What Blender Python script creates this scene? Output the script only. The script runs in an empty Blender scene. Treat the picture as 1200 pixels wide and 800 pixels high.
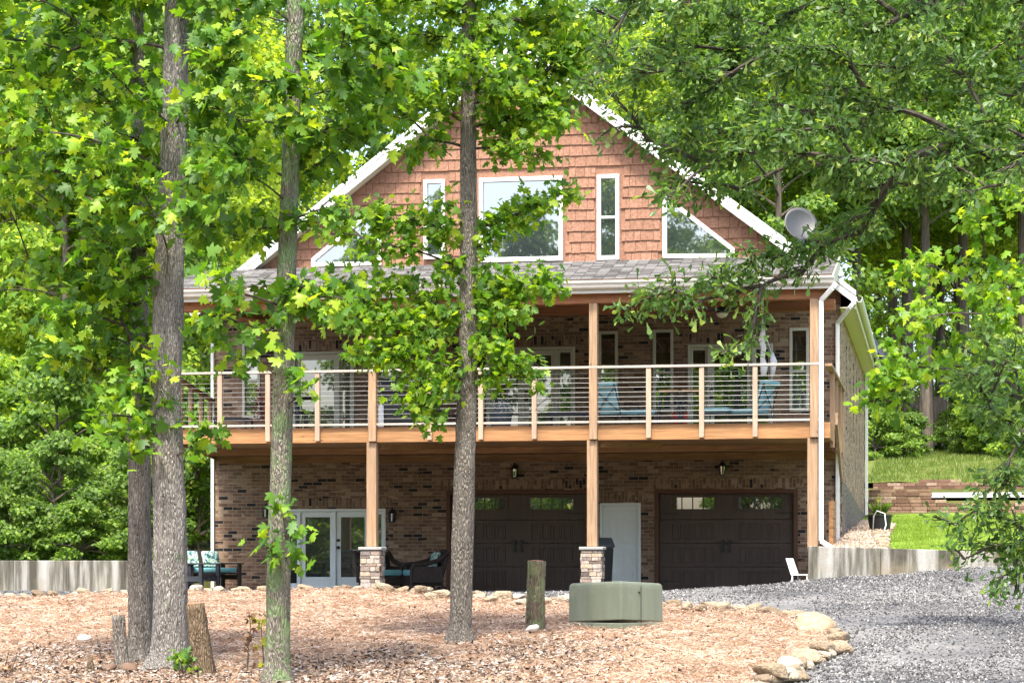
import bpy, math, random
import numpy as np
from mathutils import Vector

R = math.radians
random.seed(11)
rng = np.random.default_rng(11)
scene = bpy.context.scene
col = scene.collection

# ------------------------------------------------------------------ camera, sky, sun, exposure
F_PX, CX, HORIZON = 2650.0, 600.0, 653.0          # focal length and horizon row of the 1200x800 photograph
TH = R(10.54)                                       # the camera is turned this far to the left of the facade's normal
CAM = Vector((0.0, -48.0, 0.70))
cam_d = bpy.data.cameras.new('camera')
cam = bpy.data.objects.new('camera', cam_d)
col.objects.link(cam)
cam.location = CAM
cam.rotation_euler = (R(90), 0, TH)
cam_d.sensor_width = 36
cam_d.lens = F_PX / 1200 * 36
cam_d.shift_y = (HORIZON - 400) / 1200
cam_d.clip_end = 2000
scene.camera = cam

SUN_EL, SUN_AZ = R(62), R(180)                      # azimuth measured clockwise from +Y
world = bpy.data.worlds.new('World')
scene.world = world
world.use_nodes = True
wn = world.node_tree.nodes
wl = world.node_tree.links
bg = wn['Background']
sky = wn.new('ShaderNodeTexSky')
sky.sky_type = 'NISHITA'
sky.sun_disc = False
sky.sun_elevation = SUN_EL
sky.sun_rotation = SUN_AZ
sky.air_density = 1.0
sky.dust_density = 4.0
sky.ozone_density = 1.0
wl.new(sky.outputs[0], bg.inputs[0])
bg.inputs[1].default_value = 0.15
sun_d = bpy.data.lights.new('sun', 'SUN')
sun_d.energy = 2.5
sun_d.angle = R(9.0)
sun_d.color = (1.0, 0.95, 0.86)
sun = bpy.data.objects.new('sun', sun_d)
col.objects.link(sun)
sd = Vector((math.sin(SUN_AZ) * math.cos(SUN_EL), math.cos(SUN_AZ) * math.cos(SUN_EL), math.sin(SUN_EL)))
sun.rotation_euler = (-sd).to_track_quat('-Z', 'Y').to_euler()
sun.location = (0, -20, 40)
scene.view_settings.view_transform = 'Standard'
scene.view_settings.look = 'None'
scene.view_settings.gamma = 1
scene.view_settings.use_curve_mapping = False
scene.view_settings.exposure = 1.95
scene.cycles.max_bounces = 8
scene.cycles.diffuse_bounces = 4
scene.cycles.transmission_bounces = 5
scene.cycles.use_denoising = True

# ------------------------------------------------------------------ measuring helpers
FWD = Vector((-math.sin(TH), math.cos(TH), 0))
RGT = Vector((math.cos(TH), math.sin(TH), 0))


def PD(px, py, d):
    """the point seen at photograph pixel (px, py) at depth d from the camera"""
    return CAM + FWD * d + RGT * ((px - CX) / F_PX * d) + Vector((0, 0, (HORIZON - py) / F_PX * d))


def P(px, py, Y):
    """the point seen at pixel (px, py) on the vertical plane at Y (parallel to the facade)"""
    t = (px - CX) / F_PX
    dy = Y - CAM.y
    dx = dy * math.tan(math.atan(t) - TH)
    zc = -math.sin(TH) * dx + math.cos(TH) * dy
    return Vector((CAM.x + dx, Y, CAM.z + (HORIZON - py) / F_PX * zc))


def smooth(t):
    t = min(1.0, max(0.0, t))
    return t * t * (3 - 2 * t)


HX0, HX1 = P(252, 0, 0).x, P(985, 0, 0).x           # house corners
HXC = (HX0 + HX1) / 2
HYB = 17.0
WALL_Y = -6.55


def T(X, Y):
    """ground height"""
    dy = Y + 48
    if Y <= WALL_Y or (X < -2.0 and Y < 0.5):
        z = float(np.interp(dy, [-300, 0, 20, 31, 38.5, 40.2, 41.2, 400], [-1.2, -.95, -.77, -.28, .02, .07, 0.02, 0.0]))
        up = smooth((dy - 33) / 8.5) * (1 - (smooth((dy - 41.5) / 4) if X < -2.0 else 0))
        z += .62 * smooth((X + 6.5) / 10.5) * up
        if X < -15.8 and Y > -4.3:
            z = .55
        return z
    zr = float(np.interp(Y, [WALL_Y, 17.5, 18.0, 22.4, 22.6, 33, 47, 100, 300], [.80, 1.88, 2.40, 2.68, 2.95, 4.1, 5.2, 7.5, 9]))
    zl = float(np.interp(Y, [-4.3, 6, 12, 40, 100, 300], [.55, .72, .92, 2.2, 6.0, 8]))
    if X < HX0 - .1:
        w = 0.0
    elif X > HX1:
        w = 1.0
    else:
        if Y < HYB:
            return -0.05
        w = smooth((X - HX0) / (HX1 - HX0))
    return zl * (1 - w) + zr * w


BED = []


def ground_hit(px, py):
    d = 8.0
    while d < 120:
        p = PD(px, py, d)
        t = T(p.x, p.y)
        if p.z <= t + .12:
            if BED and inside(p.x, p.y, BED):
                t = bedz(p.x, p.y)
            if p.z <= t:
                p.z = t
                return p, d
        d += 0.05
    return p, d


# ------------------------------------------------------------------ materials
def newmat(name):
    m = bpy.data.materials.new(name)
    m.use_nodes = True
    nt = m.node_tree
    return m, nt, nt.nodes, nt.links, nt.nodes['Principled BSDF']


def N(nodes, t, **kw):
    n = nodes.new(t)
    for k, v in kw.items():
        setattr(n, k, v)
    return n


def ramp(nodes, stops, interp='LINEAR'):
    r = nodes.new('ShaderNodeValToRGB')
    r.color_ramp.interpolation = interp
    els = r.color_ramp.elements
    while len(els) > 1:
        els.remove(els[-1])
    els[0].position = stops[0][0]
    els[0].color = (*stops[0][1], 1)
    for p, c in stops[1:]:
        e = els.new(p)
        e.color = (*c, 1)
    return r


def mix(nodes, links, fac, a, b, mode='MIX'):
    m = nodes.new('ShaderNodeMix')
    m.data_type = 'RGBA'
    m.blend_type = mode
    for i, v in ((0, fac), (6, a), (7, b)):
        if hasattr(v, 'is_output'):
            links.new(v, m.inputs[i])
        elif i == 0:
            m.inputs[0].default_value = v
        else:
            m.inputs[i].default_value = (*v, 1)
    return m.outputs[2]


def noise_mat(name, stops, scale=5, rough=.8, detail=6, stretch=(1, 1, 1), bump=0.0, bump_scale=None, spec=.3, metal=0, dist=.02, second=None):
    m, nt, nd, lk, bs = newmat(name)
    tc = N(nd, 'ShaderNodeTexCoord')
    mp = N(nd, 'ShaderNodeMapping')
    mp.inputs['Scale'].default_value = stretch
    lk.new(tc.outputs['Object'], mp.inputs[0])
    nz = N(nd, 'ShaderNodeTexNoise')
    nz.inputs['Scale'].default_value = scale
    nz.inputs['Detail'].default_value = detail
    nz.inputs['Roughness'].default_value = .65
    lk.new(mp.outputs[0], nz.inputs['Vector'])
    r = ramp(nd, stops)
    lk.new(nz.outputs['Fac'], r.inputs[0])
    out = r.outputs[0]
    if second:
        sc, thr0, thr1, colr, amt = second
        n2 = N(nd, 'ShaderNodeTexNoise')
        n2.inputs['Scale'].default_value = sc
        n2.inputs['Detail'].default_value = 5
        lk.new(tc.outputs['Object'], n2.inputs['Vector'])
        mr = N(nd, 'ShaderNodeMapRange')
        mr.inputs[1].default_value = thr0
        mr.inputs[2].default_value = thr1
        mr.inputs[4].default_value = amt
        lk.new(n2.outputs['Fac'], mr.inputs[0])
        out = mix(nd, lk, mr.outputs[0], out, colr)
    lk.new(out, bs.inputs['Base Color'])
    bs.inputs['Roughness'].default_value = rough
    bs.inputs['Specular IOR Level'].default_value = spec
    bs.inputs['Metallic'].default_value = metal
    if bump:
        b = N(nd, 'ShaderNodeBump')
        b.inputs['Strength'].default_value = bump
        b.inputs['Distance'].default_value = dist
        if bump_scale:
            n3 = N(nd, 'ShaderNodeTexNoise')
            n3.inputs['Scale'].default_value = bump_scale
            n3.inputs['Detail'].default_value = 4
            lk.new(mp.outputs[0], n3.inputs['Vector'])
            lk.new(n3.outputs['Fac'], b.inputs['Height'])
        else:
            lk.new(nz.outputs['Fac'], b.inputs['Height'])
        lk.new(b.outputs[0], bs.inputs['Normal'])
    return m


def brick_mat(name, axis='X', vertical=False, tint=1.0):
    m, nt, nd, lk, bs = newmat(name)
    tc = N(nd, 'ShaderNodeTexCoord')
    sp = N(nd, 'ShaderNodeSeparateXYZ')
    cb = N(nd, 'ShaderNodeCombineXYZ')
    lk.new(tc.outputs['Object'], sp.inputs[0])
    a = sp.outputs[0] if axis == 'X' else sp.outputs[1]
    if vertical:
        lk.new(sp.outputs[2], cb.inputs[0])
        lk.new(a, cb.inputs[1])
    else:
        lk.new(a, cb.inputs[0])
        lk.new(sp.outputs[2], cb.inputs[1])
    bt = N(nd, 'ShaderNodeTexBrick')
    bt.inputs['Color1'].default_value = (0, 0, 0, 1)
    bt.inputs['Color2'].default_value = (1, 1, 1, 1)
    bt.inputs['Mortar'].default_value = (.5, .5, .5, 1)
    bt.inputs['Scale'].default_value = 1
    bt.inputs['Mortar Size'].default_value = .007
    bt.inputs['Mortar Smooth'].default_value = .3
    bt.inputs['Brick Width'].default_value = .215
    bt.inputs['Row Height'].default_value = .076
    lk.new(cb.outputs[0], bt.inputs['Vector'])
    # dark clinker bricks gather in runs
    nz = N(nd, 'ShaderNodeTexNoise')
    nz.inputs['Scale'].default_value = 1.1
    nz.inputs['Detail'].default_value = 3
    mp = N(nd, 'ShaderNodeMapping')
    mp.inputs['Scale'].default_value = (.8, 2.2, 1)
    lk.new(cb.outputs[0], mp.inputs[0])
    lk.new(mp.outputs[0], nz.inputs['Vector'])
    ad = N(nd, 'ShaderNodeMath', operation='MULTIPLY_ADD')
    lk.new(nz.outputs['Fac'], ad.inputs[0])
    ad.inputs[1].default_value = .75
    ad.inputs[2].default_value = -.36
    s2 = N(nd, 'ShaderNodeMath', operation='ADD')
    lk.new(bt.outputs['Color'], s2.inputs[0])
    lk.new(ad.outputs[0], s2.inputs[1])
    k = tint
    r = ramp(nd, [(0, (.028 * k, .024 * k, .026 * k)), (.085, (.17 * k, .10 * k, .068 * k)), (.26, (.25 * k, .155 * k, .10 * k)), (.45, (.215 * k, .14 * k, .10 * k)),
                  (.62, (.32 * k, .215 * k, .145 * k)), (.82, (.19 * k, .112 * k, .078 * k)), (.95, (.37 * k, .27 * k, .19 * k))], 'CONSTANT')
    lk.new(s2.outputs[0], r.inputs[0])
    n2 = N(nd, 'ShaderNodeTexNoise')
    n2.inputs['Scale'].default_value = 24
    n2.inputs['Detail'].default_value = 4
    lk.new(tc.outputs['Object'], n2.inputs['Vector'])
    rr = ramp(nd, [(.3, (.72, .72, .72)), (.7, (1.22, 1.2, 1.18))])
    lk.new(n2.outputs['Fac'], rr.inputs[0])
    c1 = mix(nd, lk, 1.0, r.outputs[0], rr.outputs[0], 'MULTIPLY')
    c2 = mix(nd, lk, bt.outputs['Fac'], c1, (.30 * k, .25 * k, .19 * k))
    lk.new(c2, bs.inputs['Base Color'])
    bs.inputs['Roughness'].default_value = .9
    bs.inputs['Specular IOR Level'].default_value = .2
    iv = N(nd, 'ShaderNodeMath', operation='SUBTRACT')
    iv.inputs[0].default_value = 1
    lk.new(bt.outputs['Fac'], iv.inputs[1])
    b = N(nd, 'ShaderNodeBump')
    b.inputs['Strength'].default_value = .6
    b.inputs['Distance'].default_value = .008
    lk.new(iv.outputs[0], b.inputs['Height'])
    lk.new(b.outputs[0], bs.inputs['Normal'])
    return m


def wood_mat(name, dark, mid, light, axis='X', rough=.75, knots=True):
    st = {'X': (.6, 9, 9), 'Y': (9, .6, 9), 'Z': (9, 9, .6)}[axis]
    m, nt, nd, lk, bs = newmat(name)
    tc = N(nd, 'ShaderNodeTexCoord')
    mp = N(nd, 'ShaderNodeMapping')
    mp.inputs['Scale'].default_value = st
    lk.new(tc.outputs['Object'], mp.inputs[0])
    nz = N(nd, 'ShaderNodeTexNoise')
    nz.inputs['Scale'].default_value = 3
    nz.inputs['Detail'].default_value = 8
    nz.inputs['Distortion'].default_value = .6
    lk.new(mp.outputs[0], nz.inputs['Vector'])
    r = ramp(nd, [(.25, dark), (.5, mid), (.75, light)])
    lk.new(nz.outputs['Fac'], r.inputs[0])
    out = r.outputs[0]
    n2 = N(nd, 'ShaderNodeTexNoise')
    n2.inputs['Scale'].default_value = .9
    n2.inputs['Detail'].default_value = 3
    lk.new(tc.outputs['Object'], n2.inputs['Vector'])
    rr = ramp(nd, [(.3, (.78, .78, .8)), (.7, (1.15, 1.12, 1.1))])
    lk.new(n2.outputs['Fac'], rr.inputs[0])
    out = mix(nd, lk, 1.0, out, rr.outputs[0], 'MULTIPLY')
    if knots:
        vo = N(nd, 'ShaderNodeTexVoronoi')
        vo.inputs['Scale'].default_value = 2.2
        mp2 = N(nd, 'ShaderNodeMapping')
        mp2.inputs['Scale'].default_value = {'X': (1, 2, 2), 'Y': (2, 1, 2), 'Z': (2, 2, 1)}[axis]
        lk.new(tc.outputs['Object'], mp2.inputs[0])
        lk.new(mp2.outputs[0], vo.inputs['Vector'])
        mr = N(nd, 'ShaderNodeMapRange')
        mr.inputs[1].default_value = .05
        mr.inputs[2].default_value = .09
        mr.inputs[3].default_value = .75
        mr.inputs[4].default_value = 0
        lk.new(vo.outputs['Distance'], mr.inputs[0])
        out = mix(nd, lk, mr.outputs[0], out, tuple(c * .35 for c in dark))
    lk.new(out, bs.inputs['Base Color'])
    bs.inputs['Roughness'].default_value = rough
    b = N(nd, 'ShaderNodeBump')
    b.inputs['Strength'].default_value = .35
    b.inputs['Distance'].default_value = .006
    lk.new(nz.outputs['Fac'], b.inputs['Height'])
    lk.new(b.outputs[0], bs.inputs['Normal'])
    return m


def glass_mat(name, base=(.012, .016, .017), refl=.35, tint=(.92, .96, 1.0)):
    m, nt, nd, lk, bs = newmat(name)
    bs.inputs['Base Color'].default_value = (*base, 1)
    bs.inputs['Roughness'].default_value = .2
    gl = N(nd, 'ShaderNodeBsdfGlossy')
    gl.inputs['Color'].default_value = (*tint, 1)
    gl.inputs['Roughness'].default_value = .012
    tc = N(nd, 'ShaderNodeTexCoord')
    nz = N(nd, 'ShaderNodeTexNoise')
    nz.inputs['Scale'].default_value = .9
    lk.new(tc.outputs['Object'], nz.inputs['Vector'])
    b = N(nd, 'ShaderNodeBump')
    b.inputs['Strength'].default_value = .05
    b.inputs['Distance'].default_value = .02
    lk.new(nz.outputs['Fac'], b.inputs['Height'])
    lk.new(b.outputs[0], gl.inputs['Normal'])
    mx = N(nd, 'ShaderNodeMixShader')
    mx.inputs[0].default_value = refl
    lk.new(bs.outputs[0], mx.inputs[1])
    lk.new(gl.outputs[0], mx.inputs[2])
    lk.new(mx.outputs[0], nd['Material Output'].inputs[0])
    return m


def leaf_mat(name, stops, trans=.4, tcol=(1.5, 1.5, .7), rough=.5, objvar=.25):
    """leaf colour varies leaf by leaf (random per island) and a little tree by tree"""
    m, nt, nd, lk, bs = newmat(name)
    g = N(nd, 'ShaderNodeNewGeometry')
    r = ramp(nd, stops)
    lk.new(g.outputs['Random Per Island'], r.inputs[0])
    oi = N(nd, 'ShaderNodeObjectInfo')
    rr = ramp(nd, [(0, (1 - objvar, 1 - objvar * .8, 1 - objvar * .4)), (1, (1 + objvar, 1 + objvar * .75, 1 - objvar * .2))])
    lk.new(oi.outputs['Random'], rr.inputs[0])
    c = mix(nd, lk, 1.0, r.outputs[0], rr.outputs[0], 'MULTIPLY')
    lk.new(c, bs.inputs['Base Color'])
    bs.inputs['Roughness'].default_value = rough
    bs.inputs['Specular IOR Level'].default_value = .4
    tr = N(nd, 'ShaderNodeBsdfTranslucent')
    c2 = mix(nd, lk, 1.0, c, tcol, 'MULTIPLY')
    lk.new(c2, tr.inputs['Color'])
    mx = N(nd, 'ShaderNodeMixShader')
    mx.inputs[0].default_value = trans
    lk.new(bs.outputs[0], mx.inputs[1])
    lk.new(tr.outputs[0], mx.inputs[2])
    lk.new(mx.outputs[0], nd['Material Output'].inputs[0])
    return m


def bark_mat(name, dark, light, lichen=(.16, .22, .10), amount=.5, thr=.56):
    m, nt, nd, lk, bs = newmat(name)
    tc = N(nd, 'ShaderNodeTexCoord')
    mp = N(nd, 'ShaderNodeMapping')
    mp.inputs['Scale'].default_value = (1, 1, .22)
    lk.new(tc.outputs['Object'], mp.inputs[0])
    vo = N(nd, 'ShaderNodeTexVoronoi')
    vo.feature = 'DISTANCE_TO_EDGE'
    vo.inputs['Scale'].default_value = 46
    nzw = N(nd, 'ShaderNodeTexNoise')
    nzw.inputs['Scale'].default_value = 9
    nzw.inputs['Detail'].default_value = 3
    lk.new(mp.outputs[0], nzw.inputs['Vector'])
    vm = N(nd, 'ShaderNodeVectorMath', operation='MULTIPLY_ADD')
    lk.new(nzw.outputs['Color'], vm.inputs[0])
    vm.inputs[1].default_value = (.09, .09, .09)
    lk.new(mp.outputs[0], vm.inputs[2])
    lk.new(vm.outputs[0], vo.inputs['Vector'])
    nz = N(nd, 'ShaderNodeTexNoise')
    nz.inputs['Scale'].default_value = 30
    nz.inputs['Detail'].default_value = 8
    nz.inputs['Roughness'].default_value = .75
    lk.new(mp.outputs[0], nz.inputs['Vector'])
    ad = N(nd, 'ShaderNodeMath', operation='MULTIPLY_ADD')
    lk.new(vo.outputs['Distance'], ad.inputs[0])
    ad.inputs[1].default_value = 1.6
    lk.new(nz.outputs['Fac'], ad.inputs[2])
    r = ramp(nd, [(.42, dark), (.56, tuple(a * .45 + b * .55 for a, b in zip(dark, light))), (.80, light)])
    lk.new(ad.outputs[0], r.inputs[0])
    n2 = N(nd, 'ShaderNodeTexNoise')
    n2.inputs['Scale'].default_value = 4.5
    n2.inputs['Detail'].default_value = 7
    n2.inputs['Roughness'].default_value = .7
    lk.new(tc.outputs['Object'], n2.inputs['Vector'])
    mr = N(nd, 'ShaderNodeMapRange')
    mr.inputs[1].default_value = thr
    mr.inputs[2].default_value = thr + .08
    mr.inputs[4].default_value = amount
    lk.new(n2.outputs['Fac'], mr.inputs[0])
    c = mix(nd, lk, mr.outputs[0], r.outputs[0], lichen)
    lk.new(c, bs.inputs['Base Color'])
    bs.inputs['Roughness'].default_value = .95
    bs.inputs['Specular IOR Level'].default_value = .1
    b = N(nd, 'ShaderNodeBump')
    b.inputs['Strength'].default_value = 1.0
    b.inputs['Distance'].default_value = .035
    lk.new(ad.outputs[0], b.inputs['Height'])
    lk.new(b.outputs[0], bs.inputs['Normal'])
    return m


def plain(name, c, rough=.5, metal=0, spec=.4, var=.12, scale=8):
    return noise_mat(name, [(.3, tuple(x * (1 - var) for x in c)), (.7, tuple(min(1, x * (1 + var)) for x in c))], scale, rough, 5, metal=metal, spec=spec)


def island_mat(name, stops, rough=.85, bump=0.3, scale=30, interp='LINEAR'):
    m, nt, nd, lk, bs = newmat(name)
    g = N(nd, 'ShaderNodeNewGeometry')
    r = ramp(nd, stops, interp)
    lk.new(g.outputs['Random Per Island'], r.inputs[0])
    tc = N(nd, 'ShaderNodeTexCoord')
    nz = N(nd, 'ShaderNodeTexNoise')
    nz.inputs['Scale'].default_value = scale
    nz.inputs['Detail'].default_value = 6
    lk.new(tc.outputs['Object'], nz.inputs['Vector'])
    rr = ramp(nd, [(.3, (.7, .7, .7)), (.7, (1.25, 1.25, 1.25))])
    lk.new(nz.outputs['Fac'], rr.inputs[0])
    c = mix(nd, lk, 1.0, r.outputs[0], rr.outputs[0], 'MULTIPLY')
    lk.new(c, bs.inputs['Base Color'])
    bs.inputs['Roughness'].default_value = rough
    bs.inputs['Specular IOR Level'].default_value = .2
    if bump:
        b = N(nd, 'ShaderNodeBump')
        b.inputs['Strength'].default_value = bump
        b.inputs['Distance'].default_value = .01
        lk.new(nz.outputs['Fac'], b.inputs['Height'])
        lk.new(b.outputs[0], bs.inputs['Normal'])
    return m


def stain_concrete(name):
    m, nt, nd, lk, bs = newmat(name)
    tc = N(nd, 'ShaderNodeTexCoord')
    mp = N(nd, 'ShaderNodeMapping')
    mp.inputs['Scale'].default_value = (2.6, 2.6, .22)
    lk.new(tc.outputs['Object'], mp.inputs[0])
    nz = N(nd, 'ShaderNodeTexNoise')
    nz.inputs['Scale'].default_value = 1.6
    nz.inputs['Detail'].default_value = 6
    nz.inputs['Roughness'].default_value = .6
    lk.new(mp.outputs[0], nz.inputs['Vector'])
    r = ramp(nd, [(.40, (.07, .064, .046)), (.48, (.16, .152, .12)), (.54, (.32, .31, .275)), (.70, (.45, .44, .41))])
    lk.new(nz.outputs['Fac'], r.inputs[0])
    n2 = N(nd, 'ShaderNodeTexNoise')
    n2.inputs['Scale'].default_value = 1.3
    n2.inputs['Detail'].default_value = 6
    lk.new(tc.outputs['Object'], n2.inputs['Vector'])
    mr = N(nd, 'ShaderNodeMapRange')
    mr.inputs[1].default_value = .52
    mr.inputs[2].default_value = .66
    mr.inputs[4].default_value = .55
    lk.new(n2.outputs['Fac'], mr.inputs[0])
    c = mix(nd, lk, mr.outputs[0], r.outputs[0], (.30, .245, .16))
    n3 = N(nd, 'ShaderNodeTexNoise')
    n3.inputs['Scale'].default_value = 60
    n3.inputs['Detail'].default_value = 5
    lk.new(tc.outputs['Object'], n3.inputs['Vector'])
    rr = ramp(nd, [(.3, (.82, .82, .82)), (.7, (1.12, 1.12, 1.12))])
    lk.new(n3.outputs['Fac'], rr.inputs[0])
    c = mix(nd, lk, 1.0, c, rr.outputs[0], 'MULTIPLY')
    lk.new(c, bs.inputs['Base Color'])
    bs.inputs['Roughness'].default_value = .9
    b = N(nd, 'ShaderNodeBump')
    b.inputs['Strength'].default_value = .3
    b.inputs['Distance'].default_value = .01
    lk.new(n3.outputs['Fac'], b.inputs['Height'])
    lk.new(b.outputs[0], bs.inputs['Normal'])
    return m


M = {}
M['brick'] = brick_mat('brick_front')
M['brick_side'] = brick_mat('brick_side', 'Y')
M['soldier'] = brick_mat('brick_soldier', 'X', True)
M['shake'] = island_mat('cedar_shake', [(0, (.31, .165, .106)), (.5, (.345, .183, .118)), (1, (.375, .20, .131))], .85, .2, 22)
M['white'] = plain('white_trim', (.74, .74, .72), .45, var=.04)
M['cream'] = plain('cream_trim', (.62, .60, .51), .5, var=.04)
M['doorwhite'] = plain('door_white', (.62, .66, .66), .4, var=.03)
M['soffit'] = plain('soffit', (.60, .57, .42), .6, var=.05)
M['gutter'] = plain('gutter', (.62, .60, .54), .4, var=.05)
M['shingle'] = island_mat('shingle', [(0, (.10, .095, .09)), (.5, (.19, .18, .17)), (1, (.29, .28, .27))], .95, .4, 80)
M['glass'] = glass_mat('window_glass', refl=.30)
M['gable_glass'] = glass_mat('gable_glass', refl=.31)
M['door_glass'] = glass_mat('door_glass', refl=.20)
M['garage'] = wood_mat('garage_brown', (.048, .028, .020), (.070, .043, .032), (.092, .059, .045), 'Z', .5, False)
M['garage_frame'] = plain('garage_frame', (.10, .042, .022), .6)
M['black'] = plain('black_metal', (.012, .012, .013), .45, spec=.5)
M['rim'] = wood_mat('rim_wood', (.27, .125, .042), (.42, .21, .075), (.55, .30, .12), 'X')
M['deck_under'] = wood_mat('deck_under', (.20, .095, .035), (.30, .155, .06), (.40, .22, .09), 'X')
M['post'] = wood_mat('post_wood', (.27, .16, .085), (.42, .27, .15), (.54, .38, .23), 'Z')
M['railpost'] = wood_mat('rail_post_wood', (.42, .29, .20), (.52, .37, .26), (.60, .45, .33), 'Z')
M['handrail'] = wood_mat('handrail_wood', (.44, .38, .31), (.54, .48, .40), (.62, .56, .48), 'X', knots=False)
M['deckfloor'] = wood_mat('deck_floor', (.10, .07, .05), (.15, .11, .08), (.20, .15, .11), 'X', knots=False)
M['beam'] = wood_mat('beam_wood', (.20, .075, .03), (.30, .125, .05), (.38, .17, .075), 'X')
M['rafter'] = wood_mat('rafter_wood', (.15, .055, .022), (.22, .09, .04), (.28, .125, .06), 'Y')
M['cable'] = plain('steel_cable', (.42, .42, .41), .4, metal=.3, var=.03)
M['concrete'] = stain_concrete('old_concrete')
M['slab'] = plain('concrete_slab', (.50, .49, .46), .9, var=.1, scale=3)
M['ledge'] = island_mat('ledge_stone', [(0, (.10, .08, .075)), (.2, (.28, .21, .16)), (.4, (.20, .17, .16)), (.6, (.42, .32, .22)), (.8, (.33, .29, .26)), (1, (.48, .40, .31))], .9, .5, 25)
M['pebble'] = noise_mat('pebble_dash', [(.35, (.03, .026, .022)), (.5, (.11, .09, .07)), (.62, (.30, .26, .20))], 16, .95, 3, bump=1, dist=.02)
M['block'] = island_mat('retaining_block', [(0, (.13, .075, .052)), (.4, (.20, .115, .08)), (.7, (.255, .16, .11)), (1, (.37, .27, .20))], .95, .6, 18)
M['fence'] = wood_mat('old_fence', (.085, .07, .055), (.14, .115, .09), (.19, .16, .125), 'Z', .9)
M['lawn'] = noise_mat('lawn', [(.3, (.10, .17, .018)), (.5, (.15, .235, .028)), (.72, (.22, .30, .045))], 1.6, .95, 8, bump=.6, bump_scale=60, spec=.1, dist=.04)
M['grass2'] = noise_mat('rough_grass', [(.3, (.07, .105, .02)), (.5, (.13, .165, .035)), (.75, (.24, .24, .075))], 1.2, .95, 8, bump=.6, bump_scale=50, spec=.1, dist=.04)
M['forest_floor'] = noise_mat('forest_floor', [(.3, (.035, .04, .012)), (.55, (.075, .08, .024)), (.8, (.13, .10, .05))], .7, .95, 8, bump=.6, bump_scale=20, spec=.1, dist=.05)
M['green_box'] = noise_mat('transformer_green', [(.3, (.125, .148, .108)), (.7, (.175, .20, .15))], 6, .5, 6, stretch=(1, 1, .08), spec=.35, second=(7, .58, .75, (.26, .25, .20), .4))
M['teal'] = plain('teal_cushion', (.12, .30, .32), .9, var=.12)
M['paleblue'] = plain('pale_blue_cushion', (.20, .37, .40), .9, var=.1)
M['wicker'] = noise_mat('dark_wicker', [(.4, (.014, .010, .009)), (.6, (.045, .030, .024))], 60, .6, 3, bump=.8, dist=.01)
M['darkwood'] = plain('dark_furniture', (.028, .030, .036), .5)
M['pattern'] = noise_mat('leaf_print', [(.40, (.03, .09, .09)), (.48, (.10, .26, .27)), (.54, (.62, .66, .62)), (.62, (.18, .30, .16))], 14, .9, 2)
M['stoolwood'] = wood_mat('stool_wood', (.36, .18, .06), (.50, .28, .10), (.58, .36, .16), 'X', knots=False)
M['red'] = plain('red_plastic', (.42, .03, .03), .4)
M['binlid'] = plain('bin_lid', (.075, .09, .10), .5)
M['plastic_white'] = plain('white_plastic', (.72, .74, .74), .4, var=.03)
M['canvas'] = plain('white_cloth', (.62, .61, .62), .95, var=.08)
M['dishgrey'] = plain('dish_grey', (.13, .14, .15), .5)
M['lamp'] = plain('opal_glass', (.75, .72, .65), .4, var=.02)
M['stone'] = island_mat('border_stone', [(0, (.33, .25, .165)), (.35, (.44, .36, .25)), (.7, (.56, .48, .36)), (1, (.62, .57, .47))], .9, .5, 12)
M['big_stone'] = noise_mat('flat_stone', [(.3, (.20, .12, .07)), (.55, (.32, .23, .145)), (.75, (.40, .315, .21))], 4, .9, 7, bump=.5)
M['whiterock'] = plain('white_rock', (.62, .60, .57), .9)
M['darkrock'] = plain('dark_rock', (.12, .075, .05), .9)
M['bark_a'] = bark_mat('bark_grey', (.06, .052, .046), (.34, .315, .285), (.13, .19, .085), .45, .58)
M['bark_b'] = bark_mat('bark_brown', (.055, .045, .037), (.29, .26, .225), (.14, .19, .09), .4, .60)
M['bark_c'] = bark_mat('bark_lichen', (.055, .048, .036), (.29, .265, .215), (.19, .28, .12), .8, .47)
M['bark_d'] = bark_mat('bark_plain', (.045, .039, .032), (.25, .225, .19), (.18, .20, .15), .3, .62)
M['bark_far'] = noise_mat('bark_far', [(.35, (.05, .04, .033)), (.7, (.15, .125, .10))], 6, .95, 6, stretch=(1, 1, .2), bump=.5)
M['branch'] = noise_mat('branch_bark', [(.35, (.028, .022, .018)), (.7, (.085, .07, .055))], 20, .9, 5)
M['stump'] = bark_mat('stump_lichen', (.05, .040, .028), (.24, .20, .14), (.22, .26, .13), .85, .47)
M['stump_brown'] = bark_mat('stump_brown', (.04, .028, .018), (.21, .155, .10), (.20, .24, .10), .3, .58)
M['cutwood'] = noise_mat('cut_wood', [(.35, (.20, .10, .055)), (.7, (.38, .20, .12))], 12, .9, 6)
LG = [(0, (.038, .098, .013)), (.3, (.062, .160, .016)), (.6, (.105, .230, .019)), (.82, (.19, .33, .024)), (1, (.32, .43, .03))]
M['maple'] = leaf_mat('maple_leaf', LG, .5, (1.7, 1.6, .6))
M['maple_y'] = leaf_mat('maple_leaf_light', [(0, (.055, .135, .014)), (.35, (.105, .235, .018)), (.7, (.20, .345, .022)), (1, (.34, .45, .03))], .6, (1.6, 1.5, .6))
M['oak'] = leaf_mat('oak_leaf', [(0, (.052, .108, .026)), (.5, (.092, .182, .04)), (.85, (.155, .26, .055)), (1, (.28, .36, .065))], .5, (1.5, 1.5, .6), .38)
M['bgleaf'] = leaf_mat('far_leaf', [(0, (.09, .175, .036)), (.5, (.155, .275, .045)), (.85, (.25, .37, .055)), (1, (.38, .48, .085))], .55, (1.6, 1.5, .6), .6, .3)
M['bgleaf_y'] = leaf_mat('far_leaf_light', [(0, (.14, .24, .028)), (.5, (.25, .37, .035)), (.85, (.39, .50, .06)), (1, (.54, .60, .11))], .6, (1.5, 1.4, .6), .6, .2)
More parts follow.
